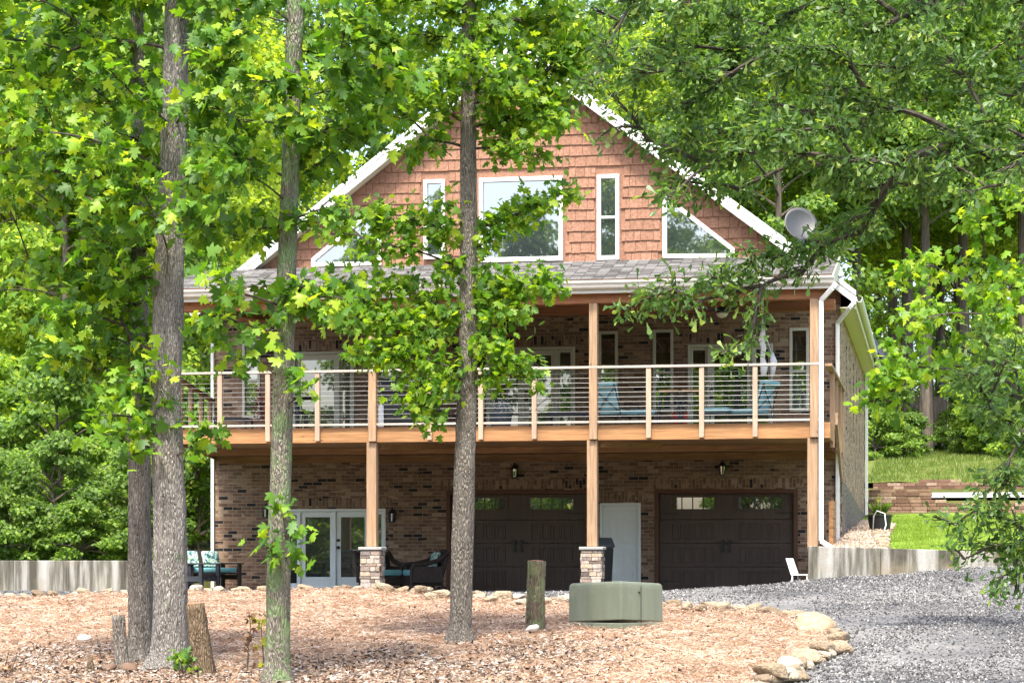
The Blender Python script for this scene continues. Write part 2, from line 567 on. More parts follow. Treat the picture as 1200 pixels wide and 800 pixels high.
M['bgleaf_d'] = leaf_mat('far_leaf_dark', [(0, (.075, .14, .034)), (.5, (.125, .215, .045)), (.85, (.19, .29, .056)), (1, (.26, .35, .07))], .55, (1.4, 1.5, .7), .6, .3)
M['deadleaf'] = island_mat('dead_leaf', [(0, (.10, .055, .03)), (.5, (.22, .13, .075)), (1, (.36, .24, .15))], .9, 0)
M['yellowleaf'] = leaf_mat('sapling_leaf', [(0, (.25, .27, .03)), (1, (.42, .40, .05))], .5)
M['needle'] = island_mat('pine_needle', [(0, (.22, .115, .06)), (.3, (.45, .265, .165)), (.7, (.64, .45, .32)), (1, (.90, .77, .63))], .9, 0, 1.4)
M['litter'] = island_mat('dry_litter', [(0, (.055, .042, .034)), (.3, (.16, .115, .085)), (.6, (.30, .235, .185)), (.85, (.46, .40, .35)), (1, (.58, .54, .50))], .9, 0)
M['gravelstone'] = island_mat('gravel_stone', [(0, (.045, .045, .047)), (.35, (.128, .126, .128)), (.65, (.25, .247, .245)), (.88, (.41, .40, .385)), (1, (.62, .60, .56))], .85, .2, .55)
M['pebbles'] = island_mat('bed_pebble', [(0, (.20, .14, .09)), (.5, (.38, .29, .21)), (1, (.58, .50, .42))], .9, .2, 30)


def ground_mix(name, a, b, scale, speckle, bumpd, thr=(.42, .58)):
    """two earth colours mixed by a large noise, speckled by a fine one"""
    m, nt, nd, lk, bs = newmat(name)
    tc = N(nd, 'ShaderNodeTexCoord')
    n1 = N(nd, 'ShaderNodeTexNoise')
    n1.inputs['Scale'].default_value = scale
    n1.inputs['Detail'].default_value = 6
    lk.new(tc.outputs['Object'], n1.inputs['Vector'])
    mr = N(nd, 'ShaderNodeMapRange')
    mr.inputs[1].default_value, mr.inputs[2].default_value = thr
    lk.new(n1.outputs['Fac'], mr.inputs[0])
    c = mix(nd, lk, mr.outputs[0], a, b)
    n2 = N(nd, 'ShaderNodeTexNoise')
    n2.inputs['Scale'].default_value = speckle
    n2.inputs['Detail'].default_value = 5
    n2.inputs['Roughness'].default_value = .8
    lk.new(tc.outputs['Object'], n2.inputs['Vector'])
    rr = ramp(nd, [(.32, (.45, .43, .42)), (.5, (.95, .95, .95)), (.68, (1.5, 1.5, 1.48))])
    lk.new(n2.outputs['Fac'], rr.inputs[0])
    c = mix(nd, lk, 1.0, c, rr.outputs[0], 'MULTIPLY')
    lk.new(c, bs.inputs['Base Color'])
    bs.inputs['Roughness'].default_value = .95
    bs.inputs['Specular IOR Level'].default_value = .15
    bp = N(nd, 'ShaderNodeBump')
    bp.inputs['Strength'].default_value = .8
    bp.inputs['Distance'].default_value = bumpd
    lk.new(n2.outputs['Fac'], bp.inputs['Height'])
    lk.new(bp.outputs[0], bs.inputs['Normal'])
    return m


M['gravel'] = ground_mix('gravel', (.17, .170, .175), (.36, .35, .335), .30, 22, .03)
M['straw'] = ground_mix('straw_bed', (.45, .275, .165), (.56, .39, .26), .8, 26, .03)
M['patio'] = ground_mix('patio', (.30, .28, .25), (.24, .22, .20), .5, 20, .02)



def tone(m, k):
    """scales a material's base colour"""
    nt = m.node_tree
    bs = nt.nodes['Principled BSDF']
    src = bs.inputs['Base Color'].links[0].from_socket
    c = mix(nt.nodes, nt.links, 1.0, src, (k, k, k), 'MULTIPLY')
    nt.links.new(c, bs.inputs['Base Color'])


for nm_, k_ in (('shake', .66), ('straw', .66), ('needle', .67), ('gravel', .50), ('gravelstone', .53), ('post', .65), ('railpost', .66), ('handrail', .66), ('rim', .66), ('brick', .92), ('soldier', .92),
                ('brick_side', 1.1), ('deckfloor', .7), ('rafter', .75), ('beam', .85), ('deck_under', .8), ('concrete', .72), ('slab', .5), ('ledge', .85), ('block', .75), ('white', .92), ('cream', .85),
                ('doorwhite', 1.2), ('gutter', .75), ('soffit', .8), ('shingle', .7), ('litter', .62), ('stoolwood', .85), ('lawn', .9), ('green_box', .76), ('cable', .5), ('dishgrey', .27), ('patio', .85),
                ('bark_a', .9), ('bark_b', .9), ('bark_c', .9), ('bark_d', .9), ('grass2', .7), ('pebbles', .7), ('paleblue', .9), ('plastic_white', .85), ('whiterock', .8)):
    tone(M[nm_], k_)

# ------------------------------------------------------------------ mesh helpers
class MB:
    def __init__(self):
        self.v = []
        self.f = []

    def add(self, vs, fs):
        o = len(self.v)
        self.v += [tuple(p) for p in vs]
        self.f += [tuple(i + o for i in f) for f in fs]
        return self

    def box(self, x0, x1, y0, y1, z0, z1):
        if x0 > x1: x0, x1 = x1, x0
        if y0 > y1: y0, y1 = y1, y0
        if z0 > z1: z0, z1 = z1, z0
        return self.add([(x0, y0, z0), (x1, y0, z0), (x1, y1, z0), (x0, y1, z0), (x0, y0, z1), (x1, y0, z1), (x1, y1, z1), (x0, y1, z1)],
                        [(0, 3, 2, 1), (4, 5, 6, 7), (0, 1, 5, 4), (1, 2, 6, 5), (2, 3, 7, 6), (3, 0, 4, 7)])

    def bar(self, a, b, w, h, up=(0, 0, 1)):
        """a rectangular bar from a to b, w wide, h high"""
        a, b = Vector(a), Vector(b)
        d = (b - a).normalized()
        s = d.cross(Vector(up))
        if s.length < 1e-4:
            s = Vector((1, 0, 0))
        s.normalize()
        u = s.cross(d)
        s, u = s * w / 2, u * h / 2
        vs = [a - s - u, a + s - u, a + s + u, a - s + u, b - s - u, b + s - u, b + s + u, b - s + u]
        return self.add(vs, [(0, 1, 2, 3), (7, 6, 5, 4), (0, 4, 5, 1), (1, 5, 6, 2), (2, 6, 7, 3), (3, 7, 4, 0)])

    def tube(self, pts, rad, n=8, cap=True, wob=0.0, rr=None):
        pts = [Vector(p) for p in pts]
        if not hasattr(rad, '__len__'):
            rad = [rad] * len(pts)
        vs, fs = [], []
        ref = None
        for i, p in enumerate(pts):
            d = (pts[min(i + 1, len(pts) - 1)] - pts[max(i - 1, 0)])
            if d.length < 1e-9:
                d = Vector((0, 0, 1))
            d.normalize()
            if ref is None:
                ref = Vector((1, 0, 0)) if abs(d.x) < .8 else Vector((0, 1, 0))
            a = (ref - d * ref.dot(d)).normalized()
            ref = a
            b = d.cross(a)
            for k in range(n):
                t = 2 * math.pi * k / n
                r = rad[i]
                if wob and rr is not None:
                    r *= 1 + wob * rr[i % len(rr)][k % len(rr[0])]
                vs.append(p + a * (r * math.cos(t)) + b * (r * math.sin(t)))
        for i in range(len(pts) - 1):
            for k in range(n):
                k2 = (k + 1) % n
                fs.append((i * n + k, i * n + k2, (i + 1) * n + k2, (i + 1) * n + k))
        if cap:
            fs.append(tuple(range(n))[::-1])
            fs.append(tuple((len(pts) - 1) * n + k for k in range(n)))
        return self.add(vs, fs)

    def lathe(self, c, prof, n=16):
        """prof: (radius, z) pairs"""
        c = Vector(c)
        vs, fs = [], []
        for r, z in prof:
            for k in range(n):
                t = 2 * math.pi * k / n
                vs.append((c.x + r * math.cos(t), c.y + r * math.sin(t), c.z + z))
        for i in range(len(prof) - 1):
            for k in range(n):
                k2 = (k + 1) % n
                fs.append((i * n + k, i * n + k2, (i + 1) * n + k2, (i + 1) * n + k))
        fs.append(tuple(range(n))[::-1])
        fs.append(tuple((len(prof) - 1) * n + k for k in range(n)))
        return self.add(vs, fs)

    def prism_xz(self, poly, y0, y1):
        """polygon of (x, z), extruded along y"""
        n = len(poly)
        vs = [(x, y0, z) for x, z in poly] + [(x, y1, z) for x, z in poly]
        fs = [tuple(range(n)), tuple(range(2 * n - 1, n - 1, -1))]
        for i in range(n):
            j = (i + 1) % n
            fs.append((i, i + n, j + n, j))
        return self.add(vs, fs)

    def prism_yz(self, poly, x0, x1):
        n = len(poly)
        vs = [(x0, y, z) for y, z in poly] + [(x1, y, z) for y, z in poly]
        fs = [tuple(range(n - 1, -1, -1)), tuple(range(n, 2 * n))]
        for i in range(n):
            j = (i + 1) % n
            fs.append((i, j, j + n, i + n))
        return self.add(vs, fs)

    def build(self, name, mat, parent=None, origin=(0, 0, 0), bev=0.0, smooth_sh=False, seg=2):
        me = bpy.data.meshes.new(name)
        ox, oy, oz = origin
        me.from_pydata([(x - ox, y - oy, z - oz) for x, y, z in self.v], [], self.f)
        me.update()
        me.materials.append(mat)
        o = bpy.data.objects.new(name, me)
        col.objects.link(o)
        if parent is not None:
            o.parent = parent
        if smooth_sh:
            me.polygons.foreach_set('use_smooth', [True] * len(me.polygons))
        if bev:
            b = o.modifiers.new('bevel', 'BEVEL')
            b.width = bev
            b.segments = seg
            b.limit_method = 'ANGLE'
            b.angle_limit = R(40)
        return o


def fix_normals(o):
    import bmesh
    bm = bmesh.new()
    bm.from_mesh(o.data)
    bmesh.ops.recalc_face_normals(bm, faces=bm.faces)
    bm.to_mesh(o.data)
    bm.free()


def tag(o, label=None, cat=None, group=None, kind=None):
    if label: o['label'] = label
    if cat: o['category'] = cat
    if group: o['group'] = group
    if kind: o['kind'] = kind
    return o


def empty(name, loc, rz=0.0):
    o = bpy.data.objects.new(name, None)
    o.empty_display_size = .2
    col.objects.link(o)
    o.location = loc
    o.rotation_euler = (0, 0, rz)
    return o


def copy_tree(o, parent=None):
    c = o.copy()
    col.objects.link(c)
    c.parent = parent
    for ch in list(o.children):
        copy_tree(ch, c)
    return c


def np_mesh(name, verts, faces_flat, nper, mat, parent=None, smooth_sh=False):
    """verts Nx3, faces_flat index array, nper = corners of each face (one number)"""
    me = bpy.data.meshes.new(name)
    verts = np.asarray(verts, np.float32)
    ff = np.asarray(faces_flat, np.int32).ravel()
    nf = len(ff) // nper
    me.vertices.add(len(verts))
    me.vertices.foreach_set('co', verts.ravel())
    me.loops.add(len(ff))
    me.loops.foreach_set('vertex_index', ff)
    me.polygons.add(nf)
    me.polygons.foreach_set('loop_start', np.arange(0, nf * nper, nper, dtype=np.int32))
    me.polygons.foreach_set('loop_total', np.full(nf, nper, np.int32))
    if smooth_sh:
        me.polygons.foreach_set('use_smooth', np.ones(nf, bool))
    me.update(calc_edges=True)
    me.materials.append(mat)
    o = bpy.data.objects.new(name, me)
    col.objects.link(o)
    if parent is not None:
        o.parent = parent
    return o


def norm(a):
    return a / np.maximum(np.linalg.norm(a, axis=-1, keepdims=True), 1e-9)


def scatter(template, tris, pos, tip, nrm, size, jit=0.0):
    """copies a template (u along tip, v sideways, w along normal) to every position"""
    tip = norm(tip)
    side = norm(np.cross(nrm, tip))
    nn = np.cross(tip, side)
    t = np.asarray(template, float)
    k = len(t)
    sz = np.asarray(size).reshape(-1, 1, 1)
    tt = np.repeat(t[None], len(pos), 0)
    if jit:
        tt = tt + rng.normal(0, jit, tt.shape)
        tt[:, :, 2] *= rng.uniform(-.4, 2.2, (len(pos), 1))
        tt[:, :, 1] *= rng.uniform(.75, 1.12, (len(pos), 1))
    V = pos[:, None, :] + sz * (tt[:, :, 0:1] * tip[:, None, :] + tt[:, :, 1:2] * side[:, None, :] + tt[:, :, 2:3] * nn[:, None, :])
    Fi = np.asarray(tris)[None] + (np.arange(len(pos)) * k)[:, None, None]
    return V.reshape(-1, 3), Fi.reshape(-1)


# ------------------------------------------------------------------ setting: ground sheets
def lines(a, b, breaks, step):
    s = set(np.round(np.arange(a, b + step / 2, step), 3))
    for q in breaks:
        s |= {round(q - .04, 3), round(q + .04, 3)}
    return sorted(s)


def grid_sheet(name, xs, ys, zf, mat, kind='structure', keep=None):
    nx, ny = len(xs), len(ys)
    v = [(x, y, zf(x, y)) for y in ys for x in xs]
    f = []
    for j in range(ny - 1):
        for i in range(nx - 1):
            if keep and not keep((xs[i] + xs[i + 1]) / 2, (ys[j] + ys[j + 1]) / 2):
                continue
            f.append((j * nx + i, j * nx + i + 1, (j + 1) * nx + i + 1, (j + 1) * nx + i))
    o = np_mesh(name, v, np.array(f).ravel(), 4, mat, smooth_sh=True)
    o['kind'] = kind
    return o


gx = sorted(set([-600, -300, -160] + lines(-90, 60, [-15.8, -2.0, HX0 - .1, HX1], 3.0) + [90, 160, 300, 600]))
gy = sorted(set([-600, -300, -150] + lines(-100, 110, [WALL_Y, -4.3, .5, 17.0, 17.75, 22.5], 2.0) + [150, 220, 400, 700]))
grid_sheet('ground', gx, gy, lambda x, y: T(x, y) - .08, M['forest_floor'])


def wav(x, y):
    return .025 * math.sin(x * 1.3 + .7 * y) * math.cos(y * 1.1) + .02 * math.sin(x * 2.9 - y * 1.7) + .010 * math.sin(x * 6.1 + y * 4.3) * math.sin(y * 5.2 - x * 2.2)


dx_ = list(np.arange(-24, 16.1, .25))
dy_ = list(np.arange(-34, WALL_Y - .01, .25)) + [WALL_Y]
grid_sheet('gravel_drive', dx_, dy_, lambda x, y: T(x, y) + wav(x, y) * .6, M['gravel'])
grid_sheet('patio', list(np.arange(-24, -1.9, .5)), list(np.arange(WALL_Y, .1, .45)), lambda x, y: (T(x, min(y, -4.4) if x < -15.8 else y)) + .004 * 0, M['gravel'],
           keep=lambda x, y: x < HX1 and not (x < -15.8 and y > -4.2))

# edge of the pine straw bed, read along the row of border stones
EDGE_PX = [(-60, 703), (0, 703), (60, 702), (110, 699), (160, 697), (215, 696), (260, 696), (300, 696), (350, 695), (400, 694), (440, 694), (480, 697), (520, 701), (560, 703),
           (600, 706), (640, 708), (680, 710), (720, 711), (780, 712), (820, 714), (860, 717), (900, 721), (930, 726), (960, 735), (982, 746), (988, 757), (978, 767),
           (958, 777), (935, 788), (915, 799), (895, 812), (860, 835)]
EDGE = [ground_hit(a, b)[0] for a, b in EDGE_PX]
BED = [(p.x, p.y) for p in EDGE]
BED = [(-24, BED[0][1])] + BED + [(BED[-1][0], -36), (-24, -36)]


def inside(x, y, poly):
    c = False
    j = len(poly) - 1
    for i in range(len(poly)):
        xi, yi = poly[i]
        xj, yj = poly[j]
        if (yi > y) != (yj > y) and x < (xj - xi) * (y - yi) / (yj - yi) + xi:
            c = not c
        j = i
    return c


def bedz(x, y):
    return T(x, y) + .045 + wav(x * 1.7, y * 1.9) * .9


bxs = list(np.arange(-24, -1.0, .14))
bys = list(np.arange(-33, -5.0, .14))
grid_sheet('pine_straw_bed', bxs, bys, bedz, M['straw'], keep=lambda x, y: inside(x, y, BED))

# lawn beside the house, terrace drive and grass bank behind it
grid_sheet('lawn', list(np.arange(HX1 + .05, 30, .6)), list(np.arange(WALL_Y + .1, 17.6, .6)), lambda x, y: T(x, max(y, WALL_Y + .05)) + .01 + wav(x * .6, y * .6) * .8, M['lawn'])
grid_sheet('side_lawn', list(np.arange(-19.5, HX0, .5)), list(np.arange(-4.1, 14, .8)), lambda x, y: T(x, y) + .01, M['lawn'])
grid_sheet('terrace_drive', list(np.arange(-.1, 9.3, 1.0)), [18.1, 19.5, 21, 22.3], lambda x, y: T(x, y) + .015, M['slab'])
grid_sheet('grass_bank', list(np.arange(-20, 50, 1.0)), list(np.arange(22.8, 46, 1.0)), lambda x, y: T(x, y) + .015 + wav(x, y) * 2, M['grass2'], keep=lambda x, y: x > HX1 or y > 22)


def frustum_pts(n, dmin, dmax, x0=-30, x1=1230):
    """random ground points in view, density even per square metre"""
    d = np.sqrt(rng.uniform(dmin ** 2, dmax ** 2, n))
    px = rng.uniform(x0, x1, n)
    xc = (px - CX) / F_PX * d
    X = CAM.x + FWD.x * d + RGT.x * xc
    Y = CAM.y + FWD.y * d + RGT.y * xc
    return X, Y, px, d


def rand_dir(n):
    v = rng.normal(size=(n, 3))
    return norm(v)


OCT = [(.5, 0, 0), (-.5, 0, 0), (0, .42, 0), (0, -.42, 0), (0, 0, .34), (0, 0, -.34)]
OCTF = [(0, 2, 4), (2, 1, 4), (1, 3, 4), (3, 0, 4), (2, 0, 5), (1, 2, 5), (3, 1, 5), (0, 3, 5)]

# loose stones on the drive
X, Y, px_, d_ = frustum_pts(330000, 20, 42, -30, 1650)
ok = np.array([(y < WALL_Y - .15 and not inside(x, y, BED) and y > -34) for x, y in zip(X, Y)])
X, Y = X[ok], Y[ok]
# wheel tracks carry fewer loose stones
keep = rng.random(len(X)) < np.clip(.62 + .34 * np.sin(X * 1.1 + Y * .42) + .22 * np.sin(X * 2.7 - Y * .8 + 1), .12, 1)
X, Y = X[keep], Y[keep]
Z = np.array([T(x, y) + wav(x, y) * .6 for x, y in zip(X, Y)])
pos = np.stack([X, Y, Z + .004], 1)
n = len(pos)
V, Fi = scatter(OCT, OCTF, pos, rand_dir(n) * [1, 1, .3], rand_dir(n) * .5 + [0, 0, 1], rng.uniform(.016, .042, n) * rng.uniform(.7, 1.3, n), .07)
tag(np_mesh('gravel_stones', V, Fi, 3, M['gravelstone']), 'loose grey crushed stone lying on the drive', 'gravel', kind='stuff')

# pine straw
X, Y, px_, d_ = frustum_pts(310000, 20, 43, -340, 1020)
ok = np.array([inside(x, y, BED) for x, y in zip(X, Y)])
X, Y = X[ok], Y[ok]
Z = np.array([bedz(x, y) for x, y in zip(X, Y)])
n = len(X)
lift = rng.random(n) ** 2 * .038
pos = np.stack([X, Y, Z + .004 + lift], 1)
ang = rng.uniform(0, 2 * np.pi, n)
tip = np.stack([np.cos(ang), np.sin(ang), rng.normal(0, .15, n)], 1)
NEED = [(-.5, -.020, 0), (-.5, .020, 0), (0, .022, .08), (0, -.022, .08), (.5, .008, 0), (.5, -.008, 0)]
NEEDF = [(0, 3, 2), (0, 2, 1), (3, 5, 4), (3, 4, 2)]
V, Fi = scatter(NEED, NEEDF, pos, tip, rand_dir(n) * .3 + [0, 0, 1], rng.uniform(.09, .20, n))
tag(np_mesh('pine_straw', V, Fi, 3, M['needle']), 'rust and tan pine needles covering the bed', 'pine straw', kind='stuff')

# leaf litter and bark chips: the near strip and a patch in front of the green box
X, Y, px_, d_ = frustum_pts(90000, 20, 36, -40, 900)
py_ = np.array([HORIZON - (T(x, y) - CAM.z) * F_PX / d for x, y, d in zip(X, Y, d_)])
e1 = 772 - 10 * np.sin(px_ / 60.) - 6 * np.sin(px_ / 23.)
w = np.clip((py_ - e1) / 14, 0, 1) * np.where(px_ < 560, 1, np.clip((720 - px_) / 160, 0, 1))
w2 = np.exp(-(((px_ - 640) / 95.) ** 2 + ((py_ - 772) / 20.) ** 2) * 1.2) * .9
w3 = np.exp(-(((px_ - 110) / 60.) ** 2 + ((py_ - 772) / 12.) ** 2)) * .8
ok = (rng.random(len(X)) < .7 * np.maximum(np.maximum(np.maximum(w, w2), w3), .025))
ok &= np.array([inside(x, y, BED) for x, y in zip(X, Y)])
X, Y = X[ok], Y[ok]
n = len(X)
Z = np.array([bedz(x, y) for x, y in zip(X, Y)])
pos = np.stack([X, Y, Z + .028 + rng.random(n) * .03], 1)
CHIP = [(-.5, 0, .05), (-.1, .3, -.06), (.5, .05, .1), (.05, -.32, .0)]
CHIPF = [(0, 2, 1), (0, 3, 2)]
V, Fi = scatter(CHIP, CHIPF, pos, rand_dir(n) * [1, 1, .25], rand_dir(n) * .6 + [0, 0, 1], rng.uniform(.025, .075, n), .05)
tag(np_mesh('leaf_litter', V, Fi, 3, M['litter']), 'grey brown dry leaf litter and bark chips on the near bed', 'leaf litter', kind='stuff')

# grass blades on the lawn and bank
def blades(name, x0, x1, y0, y1, n, h, mat, label):
    X = rng.uniform(x0, x1, n)
    Y = rng.uniform(y0, y1, n)
    kp = X > HX1 + 1.0 - .035 * (Y + 6) if 'lawn' in name else X > -99
    X, Y = X[kp], Y[kp]
    n = len(X)
    Z = np.array([T(x, y) for x, y in zip(X, Y)])
    BL = [(0, -.09, 0), (0, .09, 0), (1, 0, .15)]
    tip = rand_dir(n) * [.6, .6, .1] + [0, 0, 1]
    V, Fi = scatter(BL, [(0, 1, 2)], np.stack([X, Y, Z], 1), tip, rand_dir(n), rng.uniform(.6, 1.3, n) * h)
    tag(np_mesh(name, V, Fi, 3, mat), label, 'grass', kind='stuff')


M['blade'] = leaf_mat('grass_blade', [(0, (.11, .19, .02)), (.6, (.17, .27, .03)), (1, (.27, .34, .06))], .5, (1.4, 1.4, .6))
M['blade2'] = leaf_mat('dry_grass_blade', [(0, (.07, .13, .02)), (.6, (.125, .19, .035)), (1, (.24, .26, .09))], .45, (1.3, 1.3, .7))
blades('lawn_grass', HX1 + .5, 9, WALL_Y + .3, 17.3, 60000, .075, M['blade'], 'bright short mown grass beside the house')
blades('bank_grass', -2, 14, 22.8, 42, 50000, .16, M['blade2'], 'rough yellowish grass on the bank above the block wall')

# ------------------------------------------------------------------ the house
house = empty('brick_house', (HXC, 0, 0))
tag(house, 'brick house with red shingled gable, long timber deck and two brown garage doors', 'house')
HO = (HXC, 0, 0)


def hp(mb, name, mat, parent=None, **kw):
    return mb.build(name, mat, parent or house, HO, **kw)


def XW(px, Y=0.0):
    return P(px, 0, Y).x


def ZW(px, py, Y=0.0):
    return P(px, py, Y).z


APEX_X = HXC
EAVE_X = 7.19
APEX_Z = 11.62
SL = .765


def roof_z(x):
    return APEX_Z - SL * abs(x - APEX_X)


Z_BASE = 7.05                                        # where the porch roof meets the gable
DZ = 3.15                                            # deck level
# openings of the front wall: (x0, x1, z0, z1)
UP0 = DZ + .04
garL = (XW(523), XW(690), 0.0, ZW(606, 574))
garR = (XW(767), XW(935), 0.0, ZW(850, 573))
wdoor = (XW(703), XW(751), 0.0, ZW(727, 589))
frA = (XW(333), XW(452), 0.0, ZW(392, 596))
frB = (XW(326), XW(415), UP0, ZW(370, 412))
frC = (XW(552), XW(674), UP0, ZW(613, 407))
frD = (XW(806), XW(906), UP0, ZW(856, 403))
winU = [(XW(284), XW(305), ZW(295, 491), ZW(295, 397)), (XW(441), XW(463), ZW(450, 486), ZW(450, 393)),
        (XW(701), XW(724), ZW(712, 484), ZW(712, 388)), (XW(765), XW(789), ZW(777, 483), ZW(777, 386)), (XW(925), XW(948), ZW(936, 482), ZW(936, 384))]
opens = [garL, garR, wdoor, frA, frB, frC, frD] + winU


def wall_open(mb, x0, x1, z0, z1, opens, y, depth):
    xs = sorted(set([x0, x1] + [o[0] for o in opens] + [o[1] for o in opens]))
    zs = sorted(set([z0, z1] + [o[2] for o in opens] + [o[3] for o in opens]))
    for i in range(len(xs) - 1):
        for j in range(len(zs) - 1):
            cx, cz = (xs[i] + xs[i + 1]) / 2, (zs[j] + zs[j + 1]) / 2
            if any(o[0] < cx < o[1] and o[2] < cz < o[3] for o in opens):
                continue
            mb.add([(xs[i], y, zs[j]), (xs[i + 1], y, zs[j]), (xs[i + 1], y, zs[j + 1]), (xs[i], y, zs[j + 1])], [(0, 1, 2, 3)])
    for a, b, c, d in opens:
        mb.add([(a, y, c), (a, y + depth, c), (a, y + depth, d), (a, y, d)], [(0, 1, 2, 3)])
        mb.add([(b, y, c), (b, y, d), (b, y + depth, d), (b, y + depth, c)], [(0, 1, 2, 3)])
        mb.add([(a, y, d), (a, y + depth, d), (b, y + depth, d), (b, y, d)], [(0, 1, 2, 3)])
        mb.add([(a, y, c), (b, y, c), (b, y + depth, c), (a, y + depth, c)], [(0, 1, 2, 3)])


mb = MB()
wall_open(mb, HX0, HX1, -.1, 6.05, opens, 0.0, .14)
hp(mb, 'front_wall', M['brick'])
# soldier courses over the openings
for o in (garL, garR, wdoor, frA, frB, frC, frD):
    hp(MB().box(o[0] - .12, o[1] + .12, -.006, .05, o[3] + .03, o[3] + .235), 'soldier_course', M['soldier'])

# right side wall with slim windows, left and back walls
side_op = [(3.0 + 2.3 * k, 3.55 + 2.3 * k, 3.5, 5.45) for k in range(5)]
mb = MB()
ys = sorted(set([0, HYB] + [v for o in side_op for v in o[:2]]))
zs = sorted(set([-.1, 6.15] + [v for o in side_op for v in o[2:]]))
for i in range(len(ys) - 1):
    for j in range(len(zs) - 1):
        cy, cz = (ys[i] + ys[i + 1]) / 2, (zs[j] + zs[j + 1]) / 2
        if any(o[0] < cy < o[1] and o[2] < cz < o[3] for o in side_op):
            continue
        mb.add([(HX1, ys[i], zs[j]), (HX1, ys[i + 1], zs[j]), (HX1, ys[i + 1], zs[j + 1]), (HX1, ys[i], zs[j + 1])], [(0, 1, 2, 3)])
for a, b, c, d in side_op:
    x0, x1 = HX1 - .14, HX1
    mb.add([(x0, a, c), (x1, a, c), (x1, a, d), (x0, a, d)], [(3, 2, 1, 0)])
    mb.add([(x0, b, c), (x1, b, c), (x1, b, d), (x0, b, d)], [(0, 1, 2, 3)])
    mb.add([(x0, a, d), (x1, a, d), (x1, b, d), (x0, b, d)], [(0, 1, 2, 3)])
    mb.add([(x0, a, c), (x1, a, c), (x1, b, c), (x0, b, c)], [(3, 2, 1, 0)])
hp(mb, 'side_wall', M['brick_side'])
for a, b, c, d in side_op:
    w = hp(MB().box(HX1 - .12, HX1 - .05, a + .01, b - .01, c + .01, d - .01), 'window', M['black'])
    hp(MB().box(HX1 - .06, HX1 - .04, a + .06, b - .06, c + .06, d - .06), 'glass', M['glass'], w)
mb = MB()
mb.add([(HX0, 0, -.1), (HX0, HYB, -.1), (HX0, HYB, 6.15), (HX0, 0, 6.15)], [(3, 2, 1, 0)])
hp(mb, 'side_wall', M['brick_side'])
mb = MB()
mb.prism_xz([(HX0, -.1), (HX1, -.1), (HX1, 6.15), (APEX_X, 11.4), (HX0, 6.15)], HYB - .15, HYB)
hp(mb, 'back_wall', M['brick'])
# stepped pebble dashed foundation on the right side
mb = MB()
mb.prism_yz([(0.02, .7), (HYB * .98, 1.6), (HYB * .98, 1.95), (HYB * .72, 1.95), (HYB * .5, 2.1), (HYB * .25, 2.25), (0.02, 2.35)], HX1 - .05, HX1 + .03)
hp(mb, 'foundation', M['pebble'])

# gable clad in staggered shakes
GO = []
gw_big = (XW(562), XW(660), ZW(610, 307), ZW(610, 208))
gw_l = (XW(497), XW(522), ZW(510, 304), ZW(510, 211))
gw_r = (XW(700), XW(726), ZW(713, 305), ZW(713, 205))
tri_r = [(XW(777), ZW(777, 303)), (XW(861), ZW(861, 302)), (XW(861), ZW(861, 291)), (XW(777), ZW(777, 226))]
xl0, xl1 = 2 * APEX_X - tri_r[0][0] + .05, 2 * APEX_X - tri_r[1][0] + .0
tri_l = [(xl1, tri_r[0][1]), (xl0, tri_r[0][1]), (xl0, tri_r[3][1]), (xl1, tri_r[2][1])]


def in_poly(x, z, poly):
    return inside(x, z, poly)


def blocked(x0, x1, z0, z1):
    for o in (gw_big, gw_l, gw_r):
        if x1 > o[0] - .02 and x0 < o[1] + .02 and z1 > o[2] and z0 < o[3]:
            return True
    for t in (tri_r, tri_l):
        for x in (x0 + .02, x1 - .02):
            for z in (z0 + .03, z1 - .03):
                if in_poly(x, z, t):
                    return True
    return False


GY = -.03
gm = MB()
gm.prism_xz([(HX0, 6.05), (HX1, 6.05), (HX1, roof_z(HX1) - .1), (APEX_X, APEX_Z - .1), (HX0, roof_z(HX0) - .1)], GY + .03, GY + .12)
rowh = .232
rnd = random.Random(5)
z = Z_BASE - .05
row = 0
while z < APEX_Z - .2:
    half = (APEX_Z - .16 - z) / SL
    x = APEX_X - min(half, 7.0) - rnd.uniform(0, .2)
    xe = APEX_X + min(half, 7.0)
    while x < xe:
        w = rnd.choice([.14, .19, .24, .28])
        x0, x1 = x, min(x + w - .008, xe)
        x += w
        if x1 - x0 < .04:
            continue
        zb = z + rnd.uniform(-.005, .005)
        zt = z + rowh + .03
        if max(abs(x0 - APEX_X), abs(x1 - APEX_X)) > half - .01:
            zt = min(zt, min(roof_z(x0), roof_z(x1)) - .13)
            if zt < zb + .04:
                continue
        # split around the windows instead of overlapping them
        if blocked(x0, x1, zb, zt):
            ok2 = False
            for sx0, sx1 in ((x0, (x0 + x1) / 2), ((x0 + x1) / 2, x1)):
                if not blocked(sx0, sx1, zb, zt):
                    gm.add([(sx0, GY - .012, zb), (sx1, GY - .012, zb), (sx1, GY + .03, zb), (sx0, GY + .03, zb), (sx0, GY + .022, zt), (sx1, GY + .022, zt)],
                           [(0, 1, 5, 4), (0, 3, 2, 1), (0, 4, 3), (1, 2, 5)])
            continue
        t = rnd.uniform(-.003, .002)
        gm.add([(x0, GY - .008 + t, zb), (x1, GY - .008 + t, zb), (x1, GY + .03, zb), (x0, GY + .03, zb), (x0, GY + .02, zt), (x1, GY + .02, zt)],
               [(0, 1, 5, 4), (0, 3, 2, 1), (0, 4, 3), (1, 2, 5)])
    z += rowh
    row += 1
hp(gm, 'gable', M['shake'])


